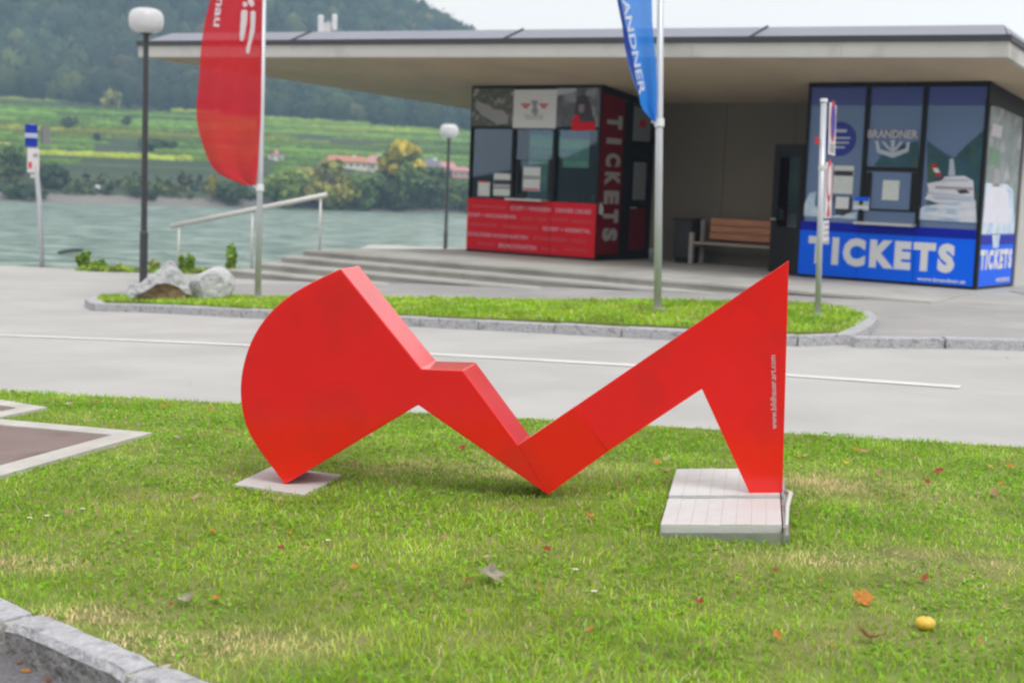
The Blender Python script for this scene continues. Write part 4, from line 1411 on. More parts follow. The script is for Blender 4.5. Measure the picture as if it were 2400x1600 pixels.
# antennas on the roof
ar = thing('antenna', 'pair of white panel antennas on the pavilion roof just right of the red flag', 'antenna', rp(-6.3, -1.6, .66))
DA = 30.5
for px0, px1, py0, py1 in ((744, 758, 36, 76), (777, 790, 34, 70)):
    a, b_ = far(px0, py1, DA), far(px1, py0, DA)
    MB().box(WORLD, a.x, b_.x, a.y, a.y + .12, a.z - .02, b_.z).build('panel', M['white'], ar, bevel=.03)
a, b_ = far(757, 58, DA), far(778, 50, DA)
MB().box(WORLD, a.x, b_.x, a.y + .03, a.y + .08, a.z, a.z + .05).build('bracket', M['steel'], ar)
MB().box(WORLD, a.x, a.x + .16, a.y + .01, a.y + .1, a.z - .2, a.z - .002).build('junction_box', M['signwhite'], ar)
rt_ = (a - B.o)
zr_ = soff_z(rt_.dot(EN)) + .45
MB().tube([Vector((a.x + .1, a.y + .05, zr_)), Vector((a.x + .1, a.y + .05, a.z + .08))], .025, 8).build('mast', M['steel'], ar)

# ------------------------------------------------------------------ lamps, poles, signs, railing
def lamp(name, label, base, h, gw, gh, rb_=.055):
    base = Vector(base)
    o = thing(name, label, 'street lamp', base, 'street lamps with opal globes')
    MB().lathe(base, [(rb_ * 1.35, -.05), (rb_ * 1.35, .9), (rb_ * 1.05, .95), (rb_ * .9, h - gh - .03)], 14).build('post', M['lampblack'], o, smooth=False)
    MB().lathe(base + Vector((0, 0, h - gh - .03)), [(rb_, 0), (rb_ * 2.2, .03), (rb_ * 2.2, .05)], 16).build('collar', M['lampblack'], o)
    pf = []
    for k in range(13):
        a = PI * k / 12
        c, s = math.cos(a), math.sin(a)
        pf.append((gw / 2 * abs(s) ** .55, gh / 2 * (1 - math.copysign(abs(c) ** .8, c))))
    MB().lathe(base + Vector((0, 0, h - gh)), pf, 28).build('globe', M['globe'], o, smooth=True)
    return o
lb_ = at(336, 662)
D1 = (lb_ - CAMP).dot(FW)
lamp('street_lamp', 'tall street lamp with a flattened opal globe behind the boulders', lb_, (662 - 31) * D1 / FPX, 80 * D1 / FPX, 57 * D1 / FPX)
l2 = onz(1043, 603, -1.26)
D2 = (l2 - CAMP).dot(FW)
lamp('street_lamp', 'farther street lamp with an opal globe left of the red kiosk', l2, (603 - 294) * D2 / FPX, 43 * D2 / FPX, 33 * D2 / FPX)

def flagpole(label, px, py, tx, rad, clampy):
    p = at(px, py, .1)
    D = (p - CAMP).dot(FW)
    tp = far(tx, 0, D)
    d = (tp - p).normalized()
    o = thing('flagpole', label, 'flagpole', p, 'pale flagpoles on the grass island')
    MB().tube([p - d * .1, p + d * 2.0, p + d * 6.2], [rad, rad * .95, rad * .7], 14).build('pole', M['pole'], o, smooth=True)
    MB().tube([p - d * .01, p + d * .05], rad * 1.9, 14).build('base_ring', M['mortar'], o)
    k = far(tx + (px - tx) * clampy / py, clampy, D)
    k = p + d * (k - p).dot(d)
    MB().tube([k - d * .05, k + d * .05], rad * 1.25, 14).build('clamp', M['white'], o)
    MB().tube([k - Vector((rad, 0, 0)), k - Vector((rad + .05, 0, -.02))], .02, 8).build('hook', M['white'], o)
    return p, d, D
fr1 = flagpole('pale flagpole carrying the red banner left of the pavilion', 604, 702, 618, .047, 440)
fr2 = flagpole('pale flagpole carrying the blue banner in front of the pavilion', 1541, 730, 1548, .05, 288)

def flag(name, label, rows, D, mats_, fold, cat='banner', nx_=26, seed=0, extend=2.2, twist=0.0):
    """rows: (y, x_free_edge, x_pole_edge) in photo pixels down the banner; built as waving cloth beside its pole"""
    rows = sorted(rows)
    top = rows[0]
    ys = np.linspace(top[0], rows[-1][0], 46)
    xl = np.interp(ys, [r_[0] for r_ in rows], [r_[1] for r_ in rows])
    xr = np.interp(ys, [r_[0] for r_ in rows], [r_[2] for r_ in rows])
    for _ in range(2):
        xl[1:-1] = (xl[:-2] + 2 * xl[1:-1] + xl[2:]) / 4
    V = []
    def surf(u_, w_):
        i = w_ * 45
        k = min(44, int(i)); f_ = i - k
        y_ = ys[k] * (1 - f_) + ys[k + 1] * f_
        a_ = xl[k] * (1 - f_) + xl[k + 1] * f_
        b2 = xr[k] * (1 - f_) + xr[k + 1] * f_
        dep = D + fold * math.sin(u_ * 7.5 + w_ * 3.2 + seed) * (1 - u_) ** .6 * .5 + fold * .5 * math.sin(w_ * 8 + u_ * 3) * (1 - u_) - twist * (1 - u_)
        return far(a_ + (b2 - a_) * u_, y_, dep)
    for j in range(46):
        for i in range(nx_):
            V.append(surf(i / (nx_ - 1), j / 45))
    F_ = [(j * nx_ + i, j * nx_ + i + 1, (j + 1) * nx_ + i + 1, (j + 1) * nx_ + i) for j in range(45) for i in range(nx_ - 1)]
    loc = far((xl[-1] + xr[-1]) / 2, ys[-1], D)
    o = thing(name, label, cat, loc, 'banners on the flagpoles')
    MB().add(V, F_).build('cloth', mats_, o, smooth=True, recalc=False)
    def on_cloth(px, py, lift=.016):
        w_ = min(1, max(0, (py - ys[0]) / (ys[-1] - ys[0])))
        a_, b2 = np.interp(py, ys, xl), np.interp(py, ys, xr)
        u_ = (px - a_) / (b2 - a_)
        q_ = surf(min(1, max(0, u_)), w_)
        return far(px, py, (q_ - CAMP).dot(FW) - lift)
    return o, on_cloth
D_ = fr1[2]
fo, sf = flag('red_banner', 'red feather banner with white strokes hanging from the left flagpole',
              [(-190, 520, 616), (-60, 505, 616), (0, 493, 615), (60, 478, 614), (120, 470, 614), (190, 467, 613), (250, 460, 612), (290, 461, 611), (330, 472, 608), (370, 485, 606), (400, 501, 604), (415, 515, 602), (428, 528, 600), (433, 545, 600), (434, 575, 599)], D_ - .05, M['flagred'], .16, seed=.4)
def flag_print(nm, outline, m_, parent, cloth):
    """flat print lying on the banner: outline in photo pixels, finely divided so that it follows the folds"""
    bm = bmesh.new()
    bm.faces.new([bm.verts.new((x, y, 0)) for x, y in outline])
    ys_ = [y for _, y in outline]
    y = min(ys_) + 8
    while y < max(ys_):
        bmesh.ops.bisect_plane(bm, geom=bm.verts[:] + bm.edges[:] + bm.faces[:], plane_co=(0, y, 0), plane_no=(0, 1, 0), dist=1e-4)
        y += 8
    vs_ = [cloth(v.co.x, v.co.y) for v in bm.verts]
    bm.verts.index_update()
    fs_ = [[v.index for v in f.verts] for f in bm.faces]
    bm.free()
    MB().add(vs_, fs_).build(nm, m_, parent, recalc=False)
flag_print('stroke', [(565, 28), (568, 24), (577, 24), (580, 28), (579, 50), (575, 74), (570, 96), (563, 96), (562, 80), (564, 50)], M['flagwhite'], fo, sf)
flag_print('stroke', [(587, 30), (590, 26), (596, 26), (599, 30), (598, 55), (596, 78), (588, 105), (584, 126), (577, 125), (577, 115), (583, 92), (587, 62)], M['flagwhite'], fo, sf)
flag_print('dot', [(568, 8), (574, 4), (580, 9), (579, 16), (571, 17)], M['flagwhite'], fo, sf)
flag_print('dot', [(584, -6), (592, -4), (596, 12), (590, 18), (580, 6)], M['flagwhite'], fo, sf)
letters('lettering', 'donau', M['flagwhite'], fo, (0, 0, 0), (1, 0, 0), (0, 1, 0), 1, 1,
        warp=lambda a_, h_: sf(514 - 14 * a_ + 19 * h_, -62 + 124 * a_ + 3 * h_))
D_ = fr2[2]
fo2, sf2 = flag('blue_banner', 'blue banner with bold white lettering down its free edge on the right flagpole',
                [(-150, 1432, 1530), (-60, 1440, 1529), (0, 1446, 1528), (50, 1458, 1529), (100, 1462, 1533), (150, 1472, 1538), (200, 1488, 1540), (222, 1499, 1540), (254, 1500, 1539), (262, 1512, 1539), (275, 1522, 1538), (285, 1532, 1537)], D_ - .06, M['flagblue'], .10, seed=1.7)
flag_print('dark_edge', [(1446, 0), (1454, 0), (1461, 35), (1466, 60), (1474, 90), (1482, 130), (1490, 165), (1500, 210), (1497, 214), (1486, 180), (1476, 150), (1464, 110), (1458, 60)], M['flagdark'], fo2, sf2)
# letters of the folded word, seen nearly edge on, one under the other
letters('lettering', 'BRANDNER', M['flagwhite'], fo2, (0, 0, 0), (1, 0, 0), (0, 1, 0), 1, 1,
        warp=lambda a_, h_: sf2(1447 + 52 * a_ + 15 * h_, -60 + 284 * a_ - 3 * h_))

# right sign post with three plates seen nearly edge on
p = at(1916, 741, .1)
D = (p - CAMP).dot(FW)
tp = far(1931, 238, D)
d = (tp - p).normalized()
hh = (tp - p).length
sg = thing('sign_post', 'grey sign post with narrow edge-on plates at the right end of the island', 'sign', p, 'sign posts')
MB().tube([p - d * .1, tp], .036, 14).build('post', M['pole'], sg, smooth=True)
MB().tube([tp - d * .01, tp + d * .03], .046, 12).build('cap', M['white'], sg)
MB().tube([p - d * .01, p + d * .04], .085, 12).build('base_ring', M['mortar'], sg)
ang = math.radians(71.5)
pd = Vector((math.cos(ang), math.sin(ang), 0))          # plates run nearly along the view
pnm = Vector((math.sin(ang), -math.cos(ang), 0))
def plate(x0, y0, y1, wid, m_, nm='plate', bend=.0):
    c = far(x0, (y0 + y1) / 2, D + .06)
    hz = (y1 - y0) / 2 * D / FPX
    fr = Frame(c + pnm * .0, pd, pnm, d)
    o = MB().box(fr, -.02, wid, -.012, .0, -hz, hz).build(nm, m_, sg, bevel=.004)
    return fr, hz, o
fr, hz, o = plate(1945, 240, 362, .64, M['signwhite'])
def disc(fr, cx_, cz_, rx, m_, parent, lift, nm='disc'):
    MB().prism([fr.p(cx_ + rx * math.cos(a), lift, cz_ + rx * math.sin(a)) for a in np.linspace(0, 2 * PI, 29)[:-1]], pnm * .002).build(nm, m_, parent)
disc(fr, .30, .10, .26, M['signred'], o, .002)
disc(fr, .30, .10, .20, M['signblue'], o, .005)
MB().box(fr, .08, .52, .002, .004, -hz + .03, -hz + .14).build('print_block', M['greyprint'], o)
fr, hz, o = plate(1936, 380, 512, .62, M['signwhite'])
disc(fr, .30, .12, .27, M['signred'], o, .002)
disc(fr, .30, .12, .19, M['signwhite'], o, .005)
MB().prism([fr.p(.1, .002, -hz + .02), fr.p(.5, .002, -hz + .02), fr.p(.3, .002, -hz + .2)], pnm * .002).build('print_block', M['signred'], o)
fr, hz, o = plate(1930, 518, 566, .56, M['signwhite'])
for k in range(3):
    MB().box(fr, .06, .5, .002, .004, -hz + .05 + k * .07, -hz + .08 + k * .07).build('print_block', M['greyprint'], o)
MB().tube([p + d * (hh * .68), p + d * (hh * .70)], .045, 12).build('clamp', M['steel'], sg)
kk = far(1918, 330, D)
MB().box(Frame(kk, (1, 0, 0), (0, 1, 0), d), -.035, .0, -.03, .03, -.04, .04).build('reflector', M['signred'], sg)

# left sign post by the quay
p = at(99, 627)
D = (p - CAMP).dot(FW)
tp = far(76, 292, D)
sgl = thing('sign_post', 'leaning grey sign post with blue and white plates at the left quay edge', 'sign', p, 'sign posts')
MB().tube([p - Vector((0, 0, .1)), far(92, 470, D), far(84, 380, D), tp], .05, 12).build('post', M['pole'], sgl, smooth=True)
def vplate(x0, x1, y0, y1, m_, nm, lift, parent=sgl):
    a, b_ = far(x0, y1, D - .08), far(x1, y0, D - .08)
    ya = far(77, 343, D - .08).y
    return MB().box(WORLD, a.x, b_.x, ya - lift - .012, ya - lift, a.z, b_.z).build(nm, m_, parent)
bp_ = vplate(59, 90, 293, 343, M['signblue'], 'blue_plate', 0)
vplate(60, 90, 313, 323, M['anchor'], 'stripe', .014, bp_)
wp2 = vplate(62, 92, 348, 404, M['signwhite'], 'white_plate', 0)
vplate(78, 88, 360, 368, M['greyprint'], 'print_block', .014, wp2)
vplate(66, 74, 380, 394, M['faintred'], 'print_block', .014, wp2)
vplate(69, 88, 408, 417, M['steel'], 'clamp', 0)
a, b_ = far(95, 338, D + .1), far(102, 296, D + .1)
MB().box(WORLD, a.x, b_.x, a.y, a.y + .5, a.z, b_.z).build('side_plate', M['signgrey'], sgl)

# handrail at the left of the steps
p3, p2 = onz(750, 588, .1), onz(592, 622, -.16)
p1 = at(421, 640)
def topat(px, py, ref):
    return far(px, py, (ref - CAMP).dot(FW))
t3, t2_, t1_ = topat(752, 470, p3), topat(595, 503, p2), topat(420, 530, p1)
e3, e1 = topat(767, 456, p3), topat(402, 530, p1)
rl = thing('handrail', 'steel handrail sloping down the left side of the terrace steps', 'railing', p2)
ax_ = (e3 - e1).normalized()
def onrail(px):
    lo, hi = 0.0, (e3 - e1).length
    for _ in range(40):
        k_ = (lo + hi) / 2
        v_ = e1 + ax_ * k_ - CAMP
        if 1200 + FPX * v_.dot(RT) / v_.dot(FW) < px: lo = k_
        else: hi = k_
    return e1 + ax_ * lo
t1_, t2_, t3 = onrail(420), onrail(592), onrail(752)
p1, p2 = [Vector((q_.x, q_.y, G(q_.x, q_.y))) for q_ in (t1_, t2_)]
p3 = Vector((t3.x, t3.y, ZP))
MB().tube([e1, e3], .05, 14).build('rail', M['steel'], rl, smooth=True)
for a, b_ in ((p1, t1_), (p2, t2_), (p3, t3)):
    MB().tube([Vector((b_.x, b_.y, a.z - .05)), b_], .026, 10).build('post', M['steel'], rl, smooth=True)

# ------------------------------------------------------------------ grass island with its kerb
IK = [at(x, y, .11) for x, y in ((225, 691), (200, 698), (194, 705), (225, 713), (321, 713), (470, 720), (622, 728), (900, 741), (1200, 755), (1500, 770), (1846, 787), (1987, 789), (2035, 768), (2060, 746), (2050, 733), (2020, 722), (1943, 711))]
isl_inner = [at(x, y, .1) for x, y in ((240, 694), (224, 702), (240, 706), (330, 708), (622, 723), (1200, 748), (1846, 778), (1975, 779), (2010, 764), (2032, 747), (2022, 735), (1990, 725), (1930, 714), (1700, 709), (1202, 703), (903, 699), (500, 696))]
ISL = [(p.x, p.y) for p in isl_inner]
tag(drape('island_bed', ISL, .10, M['soil'], step=.5, skirt=.11), kind='structure')

def kerb_stone(parent, pts_out, pts_in, h, zoff=0.0, name='kerb_stone', m_=None, bev=.012, hf=G):
    """one granite stone between two cross sections"""
    (a, b_), (c, d_) = pts_out, pts_in
    j = lambda: random.uniform(-.006, .006)
    vs_ = []
    for q_ in (a, b_, d_, c):
        vs_.append(Vector((q_[0], q_[1], hf(q_[0], q_[1]) - .12 + zoff)))
    for q_ in (a, b_, d_, c):
        vs_.append(Vector((q_[0] + j(), q_[1] + j(), hf(q_[0], q_[1]) + h + zoff + j())))
    return MB().add(vs_, [(3, 2, 1, 0), (4, 5, 6, 7), (0, 1, 5, 4), (1, 2, 6, 5), (2, 3, 7, 6), (3, 0, 4, 7)]).build(name, m_ or M['granite'], parent, bevel=bev)

def kerb_run(parent, path, width, h, length, side=1.0):
    P = [Vector((p.x, p.y)) for p in path]
    cum = [0.0]
    for a, b_ in zip(P[:-1], P[1:]):
        cum.append(cum[-1] + (b_ - a).length)
    def pos(s):
        s = max(0, min(cum[-1] - 1e-6, s))
        for k in range(len(P) - 1):
            if cum[k + 1] >= s:
                f_ = (s - cum[k]) / (cum[k + 1] - cum[k])
                return P[k].lerp(P[k + 1], f_)
    def nrm(s):
        d2 = pos(min(s + .12, cum[-1])) - pos(max(s - .12, 0))
        d2.normalize()
        return Vector((-d2.y, d2.x)) * side
    s = 0.0
    while s < cum[-1] - .15:
        l = min(length * random.uniform(.8, 1.2), cum[-1] - s)
        a, b_ = s + .008, s + l - .008
        kerb_stone(parent, (pos(a), pos(b_)), (pos(a) + nrm(a) * width, pos(b_) + nrm(b_) * width), h)
        s += l
kb = struct('kerb', at(1000, 745))
kerb_run(kb, IK, .19, .11, 1.0)
# the kerb goes on along the forecourt to the right
RK = [at(x, y, .11) for x, y in ((2003, 790), (2200, 792), (2400, 797))]
RK.append(RK[-1] + (RK[-1] - RK[-2]) * 2.5)
kerb_run(kb, RK, .17, .11, .85)

# near kerb at the bottom left corner
nk = struct('near_kerb', KA)
def kpt(s, o_):
    q_ = KA + kd * s + kn * o_
    return Vector((q_.x, q_.y))
L2 = (KB - KA).length
wN = .138
for s0, s1 in ((-7.3, -6.4), (-6.38, -5.47), (-5.45, -4.5), (-4.48, -3.6), (-3.58, -2.72), (-2.7, -1.85), (-1.83, -.94), (-.92, -.035), (.0, L2), (L2 + .02, L2 + .9), (L2 + .92, L2 + 1.8)):
    nseg = 9
    V = []
    for i in range(nseg + 1):
        s = s0 + (s1 - s0) * i / nseg
        e = .012 if i in (0, nseg) else 0
        for o_, z in ((-wN, -.16), (-wN + .0, .03), (-wN + .018, .058), (-wN * .5, .066), (-.018, .062), (0, .03), (0, -.16)):
            q_ = kpt(s, o_ + random.uniform(-.0035, .0035))
            g_ = kpt(s, .03)
            V.append(Vector((q_.x, q_.y, G(g_.x, g_.y) + z - .02 - (e if z > 0 else 0) + random.uniform(-.0025, .0025))))
    qd_ = lambda i, k: (i * 7 + k, i * 7 + k + 1, (i + 1) * 7 + k + 1, (i + 1) * 7 + k)
    kb_ = MB().add(V, [qd_(i, k) for i in range(nseg) for k in range(1, 6)] + [tuple(range(7)), tuple(range(nseg * 7, nseg * 7 + 7))[::-1]])
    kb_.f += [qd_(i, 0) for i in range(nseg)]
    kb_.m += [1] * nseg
    kb_.build('kerb_stone', [M['granite'], M['granite_shaded']], nk)
mj = MB()
for s in (-.93, -.018, L2 + .01):
    a, b_ = kpt(s - .02, -wN + .005), kpt(s + .02, .05)
    q_ = [kpt(s - .018, -wN + .008), kpt(s + .018, -wN + .008), kpt(s + .018, .05), kpt(s - .018, .05)]
    mj.prism([Vector((w_.x, w_.y, G(*kpt(s, .03)) - .16)) for w_ in q_], (0, 0, .182))
mj.build('mortar_joint', M['mortar'], nk, bevel=.006)

# ------------------------------------------------------------------ pads in the lawn
for k, (pts, lab) in enumerate(zip(PADS, ('larger triangular brown pad with a pale border in the lawn at the left edge', 'smaller pale bordered pad in the lawn near the road at the left edge'))):
    A, T, Bq = pts
    # the pad goes on beyond the left edge of the picture as a rhomb
    back = A + Bq - T
    if k == 1:
        back = A.lerp(Bq, .5) + (A.lerp(Bq, .5) - T) * 1.0
    quad = [Vector((q_.x, q_.y)) for q_ in (A, back, Bq, T)]
    if k == 0:
        e1_ = Vector((A.x - T.x, A.y - T.y)) * 1.7
        e2_ = Vector((Bq.x - T.x, Bq.y - T.y)) * 1.25
        t2 = Vector((T.x, T.y))
        quad = [t2, t2 + e2_, t2 + e1_ + e2_, t2 + e1_]
    else:
        t2 = Vector((T.x, T.y))
        e1_ = Vector((A.x - T.x, A.y - T.y)) * 2.6
        e2_ = Vector((Bq.x - T.x, Bq.y - T.y)) * 1.0
        quad = [t2, t2 + e2_, t2 + e1_ + e2_, t2 + e1_]
    PADS[k] = [tuple(q_) for q_ in quad]
    c = (quad[0] + quad[2]) / 2
    o = thing('paved_pad', lab, 'paved pad', (c.x, c.y, G(c.x, c.y)), 'paved pads in the lawn')
    # width of the border, measured square to each edge
    def ins(q_, w):
        out = []
        n_ = len(q_)
        for i in range(n_):
            p0, p1_, p2_ = q_[i - 1], q_[i], q_[(i + 1) % n_]
            d0 = (p1_ - p0).normalized(); d1 = (p2_ - p1_).normalized()
            n0 = Vector((-d0.y, d0.x)); n1_ = Vector((-d1.y, d1.x))
            if (c - p1_).dot(n0) < 0: n0 = -n0
            if (c - p1_).dot(n1_) < 0: n1_ = -n1_
            bis = n0 + n1_
            out.append(p1_ + bis * (w / max(.15, bis.dot(n0))))
        return out
    inn = ins(quad, .17 if k == 0 else .15)
    for i in range(4):
        a, b_, c2, d2 = quad[i], quad[(i + 1) % 4], inn[(i + 1) % 4], inn[i]
        drape('border_strip', [tuple(a), tuple(b_), tuple(c2), tuple(d2)], .045, M['padrim'], o, step=.5, skirt=.05)
    drape('inset', [tuple(q_) for q_ in inn], .035, M['pad'], o, step=.5)

# ------------------------------------------------------------------ sculpture and its bases
TIP = at(668, 1135, .035)
DN = ray(1782, 444); DN.z = 0; DN.normalize()
def spt(x, y):
    return onpl(x * 1.0204, y * 1.0204, TIP, DN)
arc = [(782, 617), (741, 636), (700, 657), (662, 681), (630, 708), (603, 739), (581, 775), (565, 815), (555, 858), (552, 900), (556, 942), (566, 980), (583, 1014), (606, 1048), (630, 1080), (654, 1113)]
def catmull(P, n=4):
    out = []
    for i in range(len(P) - 1):
        p0, p1_, p2_, p3_ = P[max(i - 1, 0)], P[i], P[i + 1], P[min(i + 2, len(P) - 1)]
        for k in range(n):
            t_ = k / n
            out.append(tuple(.5 * (2 * p1_[a] + (-p0[a] + p2_[a]) * t_ + (2 * p0[a] - 5 * p1_[a] + 4 * p2_[a] - p3_[a]) * t_ ** 2 + (-p0[a] + 3 * p1_[a] - 3 * p2_[a] + p3_[a]) * t_ ** 3) for a in (0, 1)))
    out.append(P[-1])
    return out
OUT = catmull(arc) + [(960, 930), (1258, 1136), (1612, 893), (1722, 1133), (1797, 1131), (1812, 598), (1190, 1022), (1063, 850), (968, 847)]
sc_ = thing('sculpture', 'angular red lacquered steel sculpture with a round left end standing on the lawn', 'sculpture', TIP)
VT, VB = (1190, 1022), (1258, 1136)                     # the V where the thick body meets the plate
FT, FB = (1318, 935), (1397, 1036)                      # weld of the second plate
BODY = catmull(arc) + [(960, 930), VB, VT, (1063, 850), (968, 847)]
MB().prism([spt(*q_) for q_ in BODY], DN * .34).build('body', M['red'], sc_, bevel=.007)
MB().prism([spt(*q_) for q_ in (VT, VB, FB, FT)], DN * .045).build('arm_plate', M['red'], sc_, bevel=.002)
wc = (spt(*FT) + spt(*FB)) / 2
DN2 = (DN + Vector((0, 0, -.035)) + Vector((.012, 0, 0))).normalized()   # this plate leans back a little
def spt2(x, y):
    return onpl(x * 1.0204, y * 1.0204, wc, DN2)
MB().prism([spt2(*q_) for q_ in (FT, FB, (1612, 893), (1722, 1133), (1797, 1131), (1812, 598))], DN2 * .045).build('leg_plate', M['red'], sc_, bevel=.002)
# white lettering up the right leg
q0, q1 = spt2(1784, 985), spt2(1781, 815)
letters('lettering', 'www.bildhauer.art.com', M['white_print'], sc_, q0 - DN2 * .003, (q1 - q0), spt2(1772, 985) - q0, (q1 - q0).length, (spt2(1771, 985) - q0).length)

# left base: one thin square slab
Lq = [at(x, y, .03) for x, y in ((547, 1137), (713, 1161), (800, 1114), (638, 1094))]
ls = MB().prism([Vector((q_.x, q_.y, G(q_.x, q_.y) - .03)) for q_ in Lq], (0, 0, .066))
cL = sum(Lq, Vector()) / 4
tag(ls.build('base_slab', M['slab'], loc=(cL.x, cL.y, G(cL.x, cL.y)), bevel=.004), 'thin square concrete slab under the left tip of the red sculpture', 'slab')
# right base: two white ribbed pavers in a steel tray
ZS = .062
PF = spt2(1797, 1131.5)                    # right front corner of the sculpture's foot on the pavers
ex = Vector((.987, -.163, .078)).normalized()         # the pavers lie a little tilted
ey = Vector((.163, .987, 0)).normalized()
ez_ = ex.cross(ey)
Rq = [onpl(x, y, PF - ez_ * .003, ez_) for x, y in ((1587, 1100), (1566, 1156), (1824, 1160), (1832, 1222), (1548, 1226), (1563, 1164))]
c0 = Rq[4] - ez_ * ZS
wid = (Rq[3] - Rq[4]).dot(ex)
SF = Frame(c0, ex, ey, ez_)
dep1 = (Rq[5] - Rq[4]).dot(ey)
dep2 = (Rq[1] - Rq[4]).dot(ey)
dep3 = (Rq[0] - Rq[4]).dot(ey)
print('plinth', wid, dep1, dep2, dep3, c0[:], G(c0.x, c0.y))
pl_ = thing('base_plinth', 'white ribbed pavers in a steel tray under the right foot of the sculpture', 'plinth', SF.p(wid / 2, .5, 0))
for y0, y1, lift in ((0, dep1 - .009, -.006), (dep1 + .012, dep3, .004)):
    pv = MB().box(SF, 0, wid, y0, y1, ZS - .05, ZS - .0025 + lift).build('paver', M['tile'], pl_, bevel=.004)
    nt_ = 8
    for i in range(nt_):
        for j in range(2):
            g = .0005
            a0, a1 = wid * i / nt_ + g, wid * (i + 1) / nt_ - g
            b0, b1 = y0 + (y1 - y0) * j / 2 + g, y0 + (y1 - y0) * (j + 1) / 2 - g
            dz_ = random.uniform(-.0012, .0012)
            MB().box(SF, a0, a1, b0, b1, ZS - .002 + lift, ZS + lift + dz_).build('tile', M['tile'], pv, bevel=.0006)
tr = MB()
tr.box(SF, -.008, wid + .03, -.008, dep3 + .01, -.04, ZS - .052)
tr.build('tray', M['galv'], pl_)
MB().box(SF, wid + .006, wid + .014, -.03, dep3 + .02, -.02, ZS - .012).build('tray_side', M['galv'], pl_)
MB().box(SF, -.008, wid + .012, -.014, -.009, -.03, ZS - .040).build('tray_front', M['galv'], pl_)
strap = MB().tube([SF.p(wid + .02, dep1 * .35, .0), SF.p(wid + .03, dep1 * .8, ZS * .6), SF.p(wid + .05, dep1 * 1.05, ZS + .01), SF.p(wid + .03, dep1 * 1.2, ZS - .0)], .012, 8)
strap.build('lifting_strap', M['steel'], pl_, smooth=True)

# ------------------------------------------------------------------ boulders
def boulder(name, label, pts_px, base_y, depth, mat_list, seed, shape):
    return None
def rock_mesh(c, rad, seed, sub=3, squash=.0):
    r = np.random.default_rng(seed)
    bm = bmesh.new()
    bmesh.ops.create_icosphere(bm, subdivisions=sub, radius=1.0)
    dirs = r.normal(0, 1, (14, 3)); dirs /= np.linalg.norm(dirs, axis=1)[:, None]
    offs = r.uniform(.62, .92, 14)
    for v in bm.verts:
        p_ = np.array(v.co)
        for d2, o_ in zip(dirs, offs):             # chop flat facets
            k = p_ @ d2
            if k > o_:
                p_ = p_ - d2 * (k - o_) * .9
        p_ = p_ * (1 + .05 * (N1(p_[0] * 3 + seed, p_[1] * 3 + p_[2] * 2, .5) - .5))
        v.co = Vector(p_ * rad) + Vector(c)
    return bm
ra, rb2 = at(297, 703, .1), at(446, 706, .1)
Dr = (ra - CAMP).dot(FW)
pk_ = Dr / FPX
# first boulder: a leaning pale slab over a brown broken face
b1 = thing('boulder', 'jagged pale boulder with a brown hollow underneath at the foot of the near lamp post', 'boulder', (ra + rb2) / 2, 'boulders on the island')
zi = ra.z
def rpz(px, py, dd_=0.0):
    return far(px, py, Dr + dd_)
def slabrock(name, outline, d0, d1, m_, seed, jit=.02):
    jit *= .3
    r = random.Random(seed)
    fr_ = [rpz(x, y, d0) for x, y in outline]
    bkp = [rpz(x + r.uniform(-4, 4), y + r.uniform(-4, 2), d1) for x, y in outline]
    n = len(outline)
    m5 = MB().add(fr_ + bkp, [tuple(range(n)), tuple(range(n, 2 * n))[::-1]] + [(i, i + n, (i + 1) % n + n, (i + 1) % n) for i in range(n)])
    o = m5.build(name, m_, b1)
    bm = bmesh.new(); bm.from_mesh(o.data)
    bmesh.ops.triangulate(bm, faces=bm.faces)
    bmesh.ops.subdivide_edges(bm, edges=bm.edges, cuts=1, use_grid_fill=True)
    for v in bm.verts:
        v.co += Vector((r.uniform(-jit, jit), r.uniform(-jit, jit) * 2.5, r.uniform(-jit, jit)))
    bm.to_mesh(o.data); bm.free()
    return o
slabrock('leaning_slab', [(318, 688), (322, 672), (345, 652), (375, 632), (398, 612), (406, 616), (410, 626), (424, 640), (436, 660), (442, 690), (436, 690), (422, 676), (396, 662), (372, 664), (345, 680), (326, 690)], -.25, .7, M['rock'], 3, .018)
slabrock('left_shard', [(297, 704), (300, 680), (306, 664), (318, 666), (321, 684), (330, 700), (318, 706)], -.1, .5, M['rock'], 4, .015)
slabrock('brown_core', [(320, 702), (335, 686), (372, 666), (396, 664), (424, 680), (438, 692), (440, 702), (390, 706)], -.27, .6, M['rockbrown'], 5, .03)
slabrock('upper_shard', [(372, 634), (396, 616), (404, 612), (404, 620), (388, 640), (378, 644)], .1, .5, M['rock'], 6, .015)
c2 = at(492, 704, .1)
bm = rock_mesh((c2.x, c2.y + .3, c2.z + .20), (.36, .38, .29), 21, 4)
me = bpy.data.meshes.new('boulder'); 
for v in bm.verts: v.co -= c2
bm.to_mesh(me); bm.free(); me.materials.append(M['rock'])
o = bpy.data.objects.new('boulder', me); o.location = c2; COL.objects.link(o)
tag(o, 'rounded pale boulder between the jagged boulder and the red flag pole', 'boulder', 'boulders on the island')

